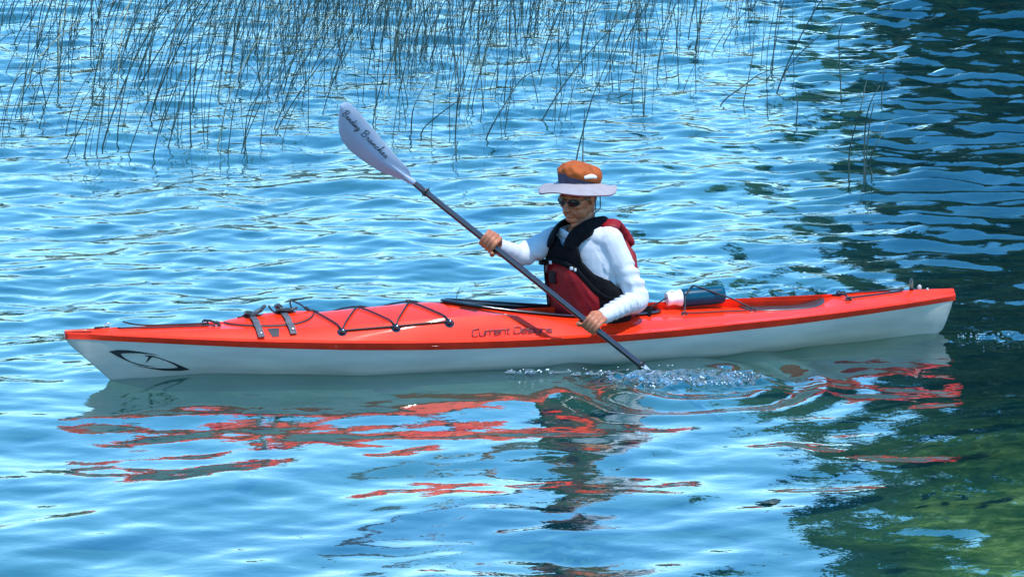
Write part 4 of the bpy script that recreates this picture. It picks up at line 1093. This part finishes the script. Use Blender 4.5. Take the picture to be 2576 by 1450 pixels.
# stem shapes shared between alike reeds
def variant(kind, k):
    g = np.random.default_rng(900 + k + 50 * kind); mb = MB()
    if kind == 0: P = [(0, 0, -.25), (0, 0, 0), (g.normal(.02, .02), g.normal(0, .03), .45), (g.normal(.07, .04), g.normal(0, .05), 1.0)]
    elif kind == 1: s = g.uniform(.30, .60); P = [(-.01, 0, -.25), (0, 0, 0), (s * .30, g.normal(0, .04), .40), (s * .75, g.normal(0, .08), .78), (s * 1.30, g.normal(0, .1), 1.0 + g.uniform(-.1, .02))]
    else: s = g.uniform(.5, .85); P = [(-.01, 0, -.25), (0, 0, 0), (s * .30, 0, .38), (s * .72, g.normal(0, .06), .55), (s * 1.15, g.normal(0, .1), .45), (s * 1.45, g.normal(0, .1), .18)]
    stem(mb, P, .0050, .0020, 4, 4)
    me = mb.mesh("reed_stem"); me.materials.append(M_reed); return me
VAR = [[variant(0, k) for k in range(12)], [variant(1, k) for k in range(16)], [variant(2, k) for k in range(6)]]
LAB = ["thin dark upright stem in the reed bed", "thin dark stem leaning right in the reed bed", "dark stem bent over towards the water in the reed bed"]
spots = []
while len(spots) < 1150:
    u, v = gr.uniform(-60, 2150), gr.uniform(-150, 440)
    edge = float(np.interp(u, [-60, 100, 300, 520, 680, 860, 1100, 1350, 1500, 1700, 1900, 2000, 2150], [400, 400, 425, 415, 390, 340, 390, 330, 330, 290, 310, 230, 60]))
    if v > edge: continue
    q = (edge - v) / (edge + 150)
    d_ = (.22 if u < 700 else .11) + .85 * min(1, q * 1.7) ** 1.2
    d_ *= float(np.interp(u, [-60, 250, 500, 700, 900, 1300, 1650, 1850, 2000, 2150], [.45, .38, .5, .9, 1.0, 1.0, .85, .6, .28, .1]))
    d_ *= .55 + .9 * (math.sin(u * .021 + 1.0) * math.sin(v * .027 + u * .006) > -.15)
    if gr.uniform() > d_: continue
    # the nearest rows of the photograph are looser: thin out in proportion to picture area
    spots.append((v, u))
for _ in range(420):
    u = gr.choice([gr.normal(760, 150), gr.normal(1250, 220), gr.uniform(450, 1950)]); spots.append((gr.uniform(-110, 120), u))
spots.sort(reverse=True)
mbx = MB(); n_ind = 0
for v, u in spots:
    b = at_water(u, v)
    pl = float(np.interp(u, [0, 500, 700, 1000, 1500, 2000], [.85, .8, .6, .42, .38, .35])); r_ = gr.uniform()
    kind = 2 if r_ > .95 else (1 if r_ < pl else 0)
    hgt = gr.uniform(.55, 1.30) * (.75 if kind == 2 else 1) * (1.12 if u < 500 else 1)
    me = VAR[kind][gr.integers(len(VAR[kind]))]
    rz = gr.normal(0, .6) if kind else gr.uniform(0, 6.28); wd = gr.uniform(.75, 1.25)
    zone = 'left third' if u < 620 else ('middle' if u < 1330 else 'right part'); row = 'front edge' if v > 250 else ('mid depth' if v > 120 else 'back')
    if n_ind + n_own < 300:
        o = bpy.data.objects.new("reed", me); C.objects.link(o); o.location = b; o.rotation_euler = (gr.normal(0, .06), gr.normal(0, .12), rz); o.scale = (hgt * wd, hgt * wd, hgt)
        dry = kind and gr.uniform() < .07
        if dry: o.material_slots[0].link = 'OBJECT'; o.material_slots[0].material = M_reed_dry
        tag(o, ('pale straw ' + LAB[kind].replace('dark ', '') if dry else LAB[kind]) + f', {zone}, {row}', "reed", "reed stems standing in the lake"); n_ind += 1
    else:
        Mx = np.array(Euler((gr.normal(0, .06), gr.normal(0, .13), rz)).to_matrix()) @ np.diag([hgt * wd, hgt * wd, hgt])
        vv = get_v(me) @ Mx.T + b
        mbx.add(vv, [list(p.vertices) for p in me.polygons])
tag(mbx.build("distant_reeds", M_reed, None, recalc=False), kind="stuff")
# leaves and broken stems lying on the water
FL = [(98, 248), (95, 174), (250, 202), (180, 272), (285, 289), (255, 297), (440, 302), (480, 238), (330, 262), (345, 155), (405, 164), (520, 179), (600, 360), (705, 345), (620, 262), (740, 330), (620, 364), (640, 160),
      (20, 304), (60, 313), (760, 236), (890, 218), (1025, 334), (1330, 336), (1440, 235), (1560, 240), (1450, 85), (1310, 160), (1500, 258), (1600, 314), (1590, 335), (1680, 243), (1760, 350), (2040, 254), (1550, 205), (1230, 340), (1185, 250), (1345, 255), (930, 190), (820, 140)]
for i, (u, v) in enumerate(FL):
    b = at_water(u, v); g = np.random.default_rng(3000 + i); L_ = g.uniform(.12, .30); w = g.uniform(.007, .015)
    mb = MB(); P = [(-L_, 0, 0), (-L_ * .5, g.normal(0, .01), .003), (0, 0, .004), (L_ * .5, g.normal(0, .012), .003), (L_, 0, 0)]
    Q = catmull(P, 3); mb.add(*sweep(Q, [(.003, max(.001, w * math.sin(math.pi * (.04 + .92 * k / (len(Q) - 1))))) for k in range(len(Q))], 6, ref=(0, 0, 1)))
    o = mb.build("floating_leaf", M_reed_dry if i in (4, 23, 29, 36) else M_float, None, recalc=False, loc=(b[0], b[1], .006)); o.rotation_euler = (0, 0, g.normal(0, .22))
    tag(o, "pale straw coloured reed leaf floating flat among the reeds" if i in (4, 23, 29, 36) else "dark narrow reed leaf floating flat on the water among the reeds", "leaf", "reed leaves floating on the water")
for i, (u, v, lab) in enumerate([(1934, 1271, "ragged dark scrap floating in the near water, the upper of two"), (1951, 1297, "ragged dark scrap floating in the near water, the lower of two")]):
    b = at_water(u, v); g = np.random.default_rng(60 + i); mb = MB()  # small dark ragged scrap lying on the water
    for k in range(7):
        a = g.uniform(-.5, .5); c = np.array([g.normal(0, .02), g.normal(0, .03), .004]); L_ = g.uniform(.02, .05)
        Q = catmull([c + (-L_ * math.cos(a), -L_ * math.sin(a), 0), c + (0, g.normal(0, .008), .006), c + (L_ * math.cos(a), L_ * math.sin(a), .002)], 4); mb.add(*sweep(Q, [(.003, .002 + .010 * math.sin(math.pi * q / (len(Q) - 1))) for q in range(len(Q))], 6, ref=(0, 0, 1)))
    o = link("floating_scrap", voxel(mb, .004, 1), M_float, None, (b[0], b[1], .004)); tag(o, lab, "weed", "dark scraps floating in the near water")
# ---------------------------------------------------------------- splash: drops thrown up round the dipped blade and in the swirl behind the boat
gs = np.random.default_rng(5)
def drops(n, cx, cy, rx, ry, h, r0, r1, seed):
    g = np.random.default_rng(seed); mb = MB()
    for _ in range(n):
        a = g.uniform(0, 6.283); q = math.sqrt(g.uniform()); r = g.uniform(r0, r1) * (1 if g.uniform() > .2 else 1.6)
        c = (cx + rx * q * math.cos(a), cy + ry * q * math.sin(a), abs(g.normal(0, h)) + .006)
        mb.add(*ellipsoid(c, (r * g.uniform(.9, 1.6), r, r * g.uniform(.7, 1.2)), None, 6, 4))
    return mb
M_drop = bpy.data.materials.new("water_drops"); M_drop.use_nodes = True
bs = M_drop.node_tree.nodes["Principled BSDF"]; bs.inputs["Base Color"].default_value = (.95, .98, 1, 1); bs.inputs["Roughness"].default_value = .03; bs.inputs["IOR"].default_value = 1.33; bs.inputs["Transmission Weight"].default_value = .93
M_foam = M_drop.copy(); M_foam.name = 'white_spray'; fs = M_foam.node_tree.nodes['Principled BSDF']; fs.inputs['Transmission Weight'].default_value = .25; fs.inputs['Roughness'].default_value = .12
mb = drops(70, .80, 16.18, .40, .22, .018, .0010, .0026, 1)
for k in range(5):
    d2 = drops(11, .66 + .1 * k + gs.normal(0, .03), 16.08 + gs.normal(0, .10), .07, .04, .012, .0014, .0036, 10 + k); mb.add(d2.v, d2.f)
d2 = drops(24, .22, 16.33, .28, .05, .010, .0015, .004, 31); mb.add(d2.v, d2.f)
lump = MB()
for k in range(80):
    a = gs.uniform(0, 6.283); q = gs.uniform(0, 1) ** .6; cx, cy = .82 + .40 * q * math.cos(a), 16.17 + .20 * q * math.sin(a)
    lump.add(*ellipsoid((cx, cy, gs.uniform(-.002, .012)), (gs.uniform(.012, .05), gs.uniform(.006, .018), gs.uniform(.004, .012)), np.array(Euler((gs.normal(0, .5), gs.normal(0, .5), gs.uniform(0, 3))).to_matrix()), 10, 7))
for k in range(26):
    cx = gs.uniform(-.02, .50); lump.add(*ellipsoid((cx, 16.36 + gs.normal(0, .02) - .12 * cx, gs.uniform(0, .008)), (gs.uniform(.012, .04), gs.uniform(.005, .012), gs.uniform(.004, .010)), None, 10, 7))
for k in range(9):
    a0 = gs.uniform(0, 6.28); rr = gs.uniform(.10, .34); n_ = 12
    arc = [(.84 + rr * math.cos(a0 + q * .09), 16.17 + rr * .5 * math.sin(a0 + q * .09), .004 + .012 * math.sin(math.pi * q / (n_ - 1)) + gs.normal(0, .0015)) for q in range(n_)]
    lump.add(*sweep(arc, [(.0035 + .012 * math.sin(math.pi * (q + .5) / n_), .0035 + .003 * math.sin(q * 1.9) ** 2) for q in range(n_)], 8, ref=(0, 0, 1)))
lm = voxel(lump, .0042, 2); lm.materials.append(M_drop); tag(link("churned_water", lm), kind="stuff")
tag(mb.build("paddle_splash", M_foam, None, recalc=False), kind="stuff")
mb = drops(70, 1.52, 18.75, .34, .24, .010, .0015, .0042, 2); d2 = drops(40, 2.45, 17.35, .2, .12, .010, .0015, .004, 3); mb.add(d2.v, d2.f)
tag(mb.build("swirl_drops", M_drop, None, recalc=False), kind="stuff")
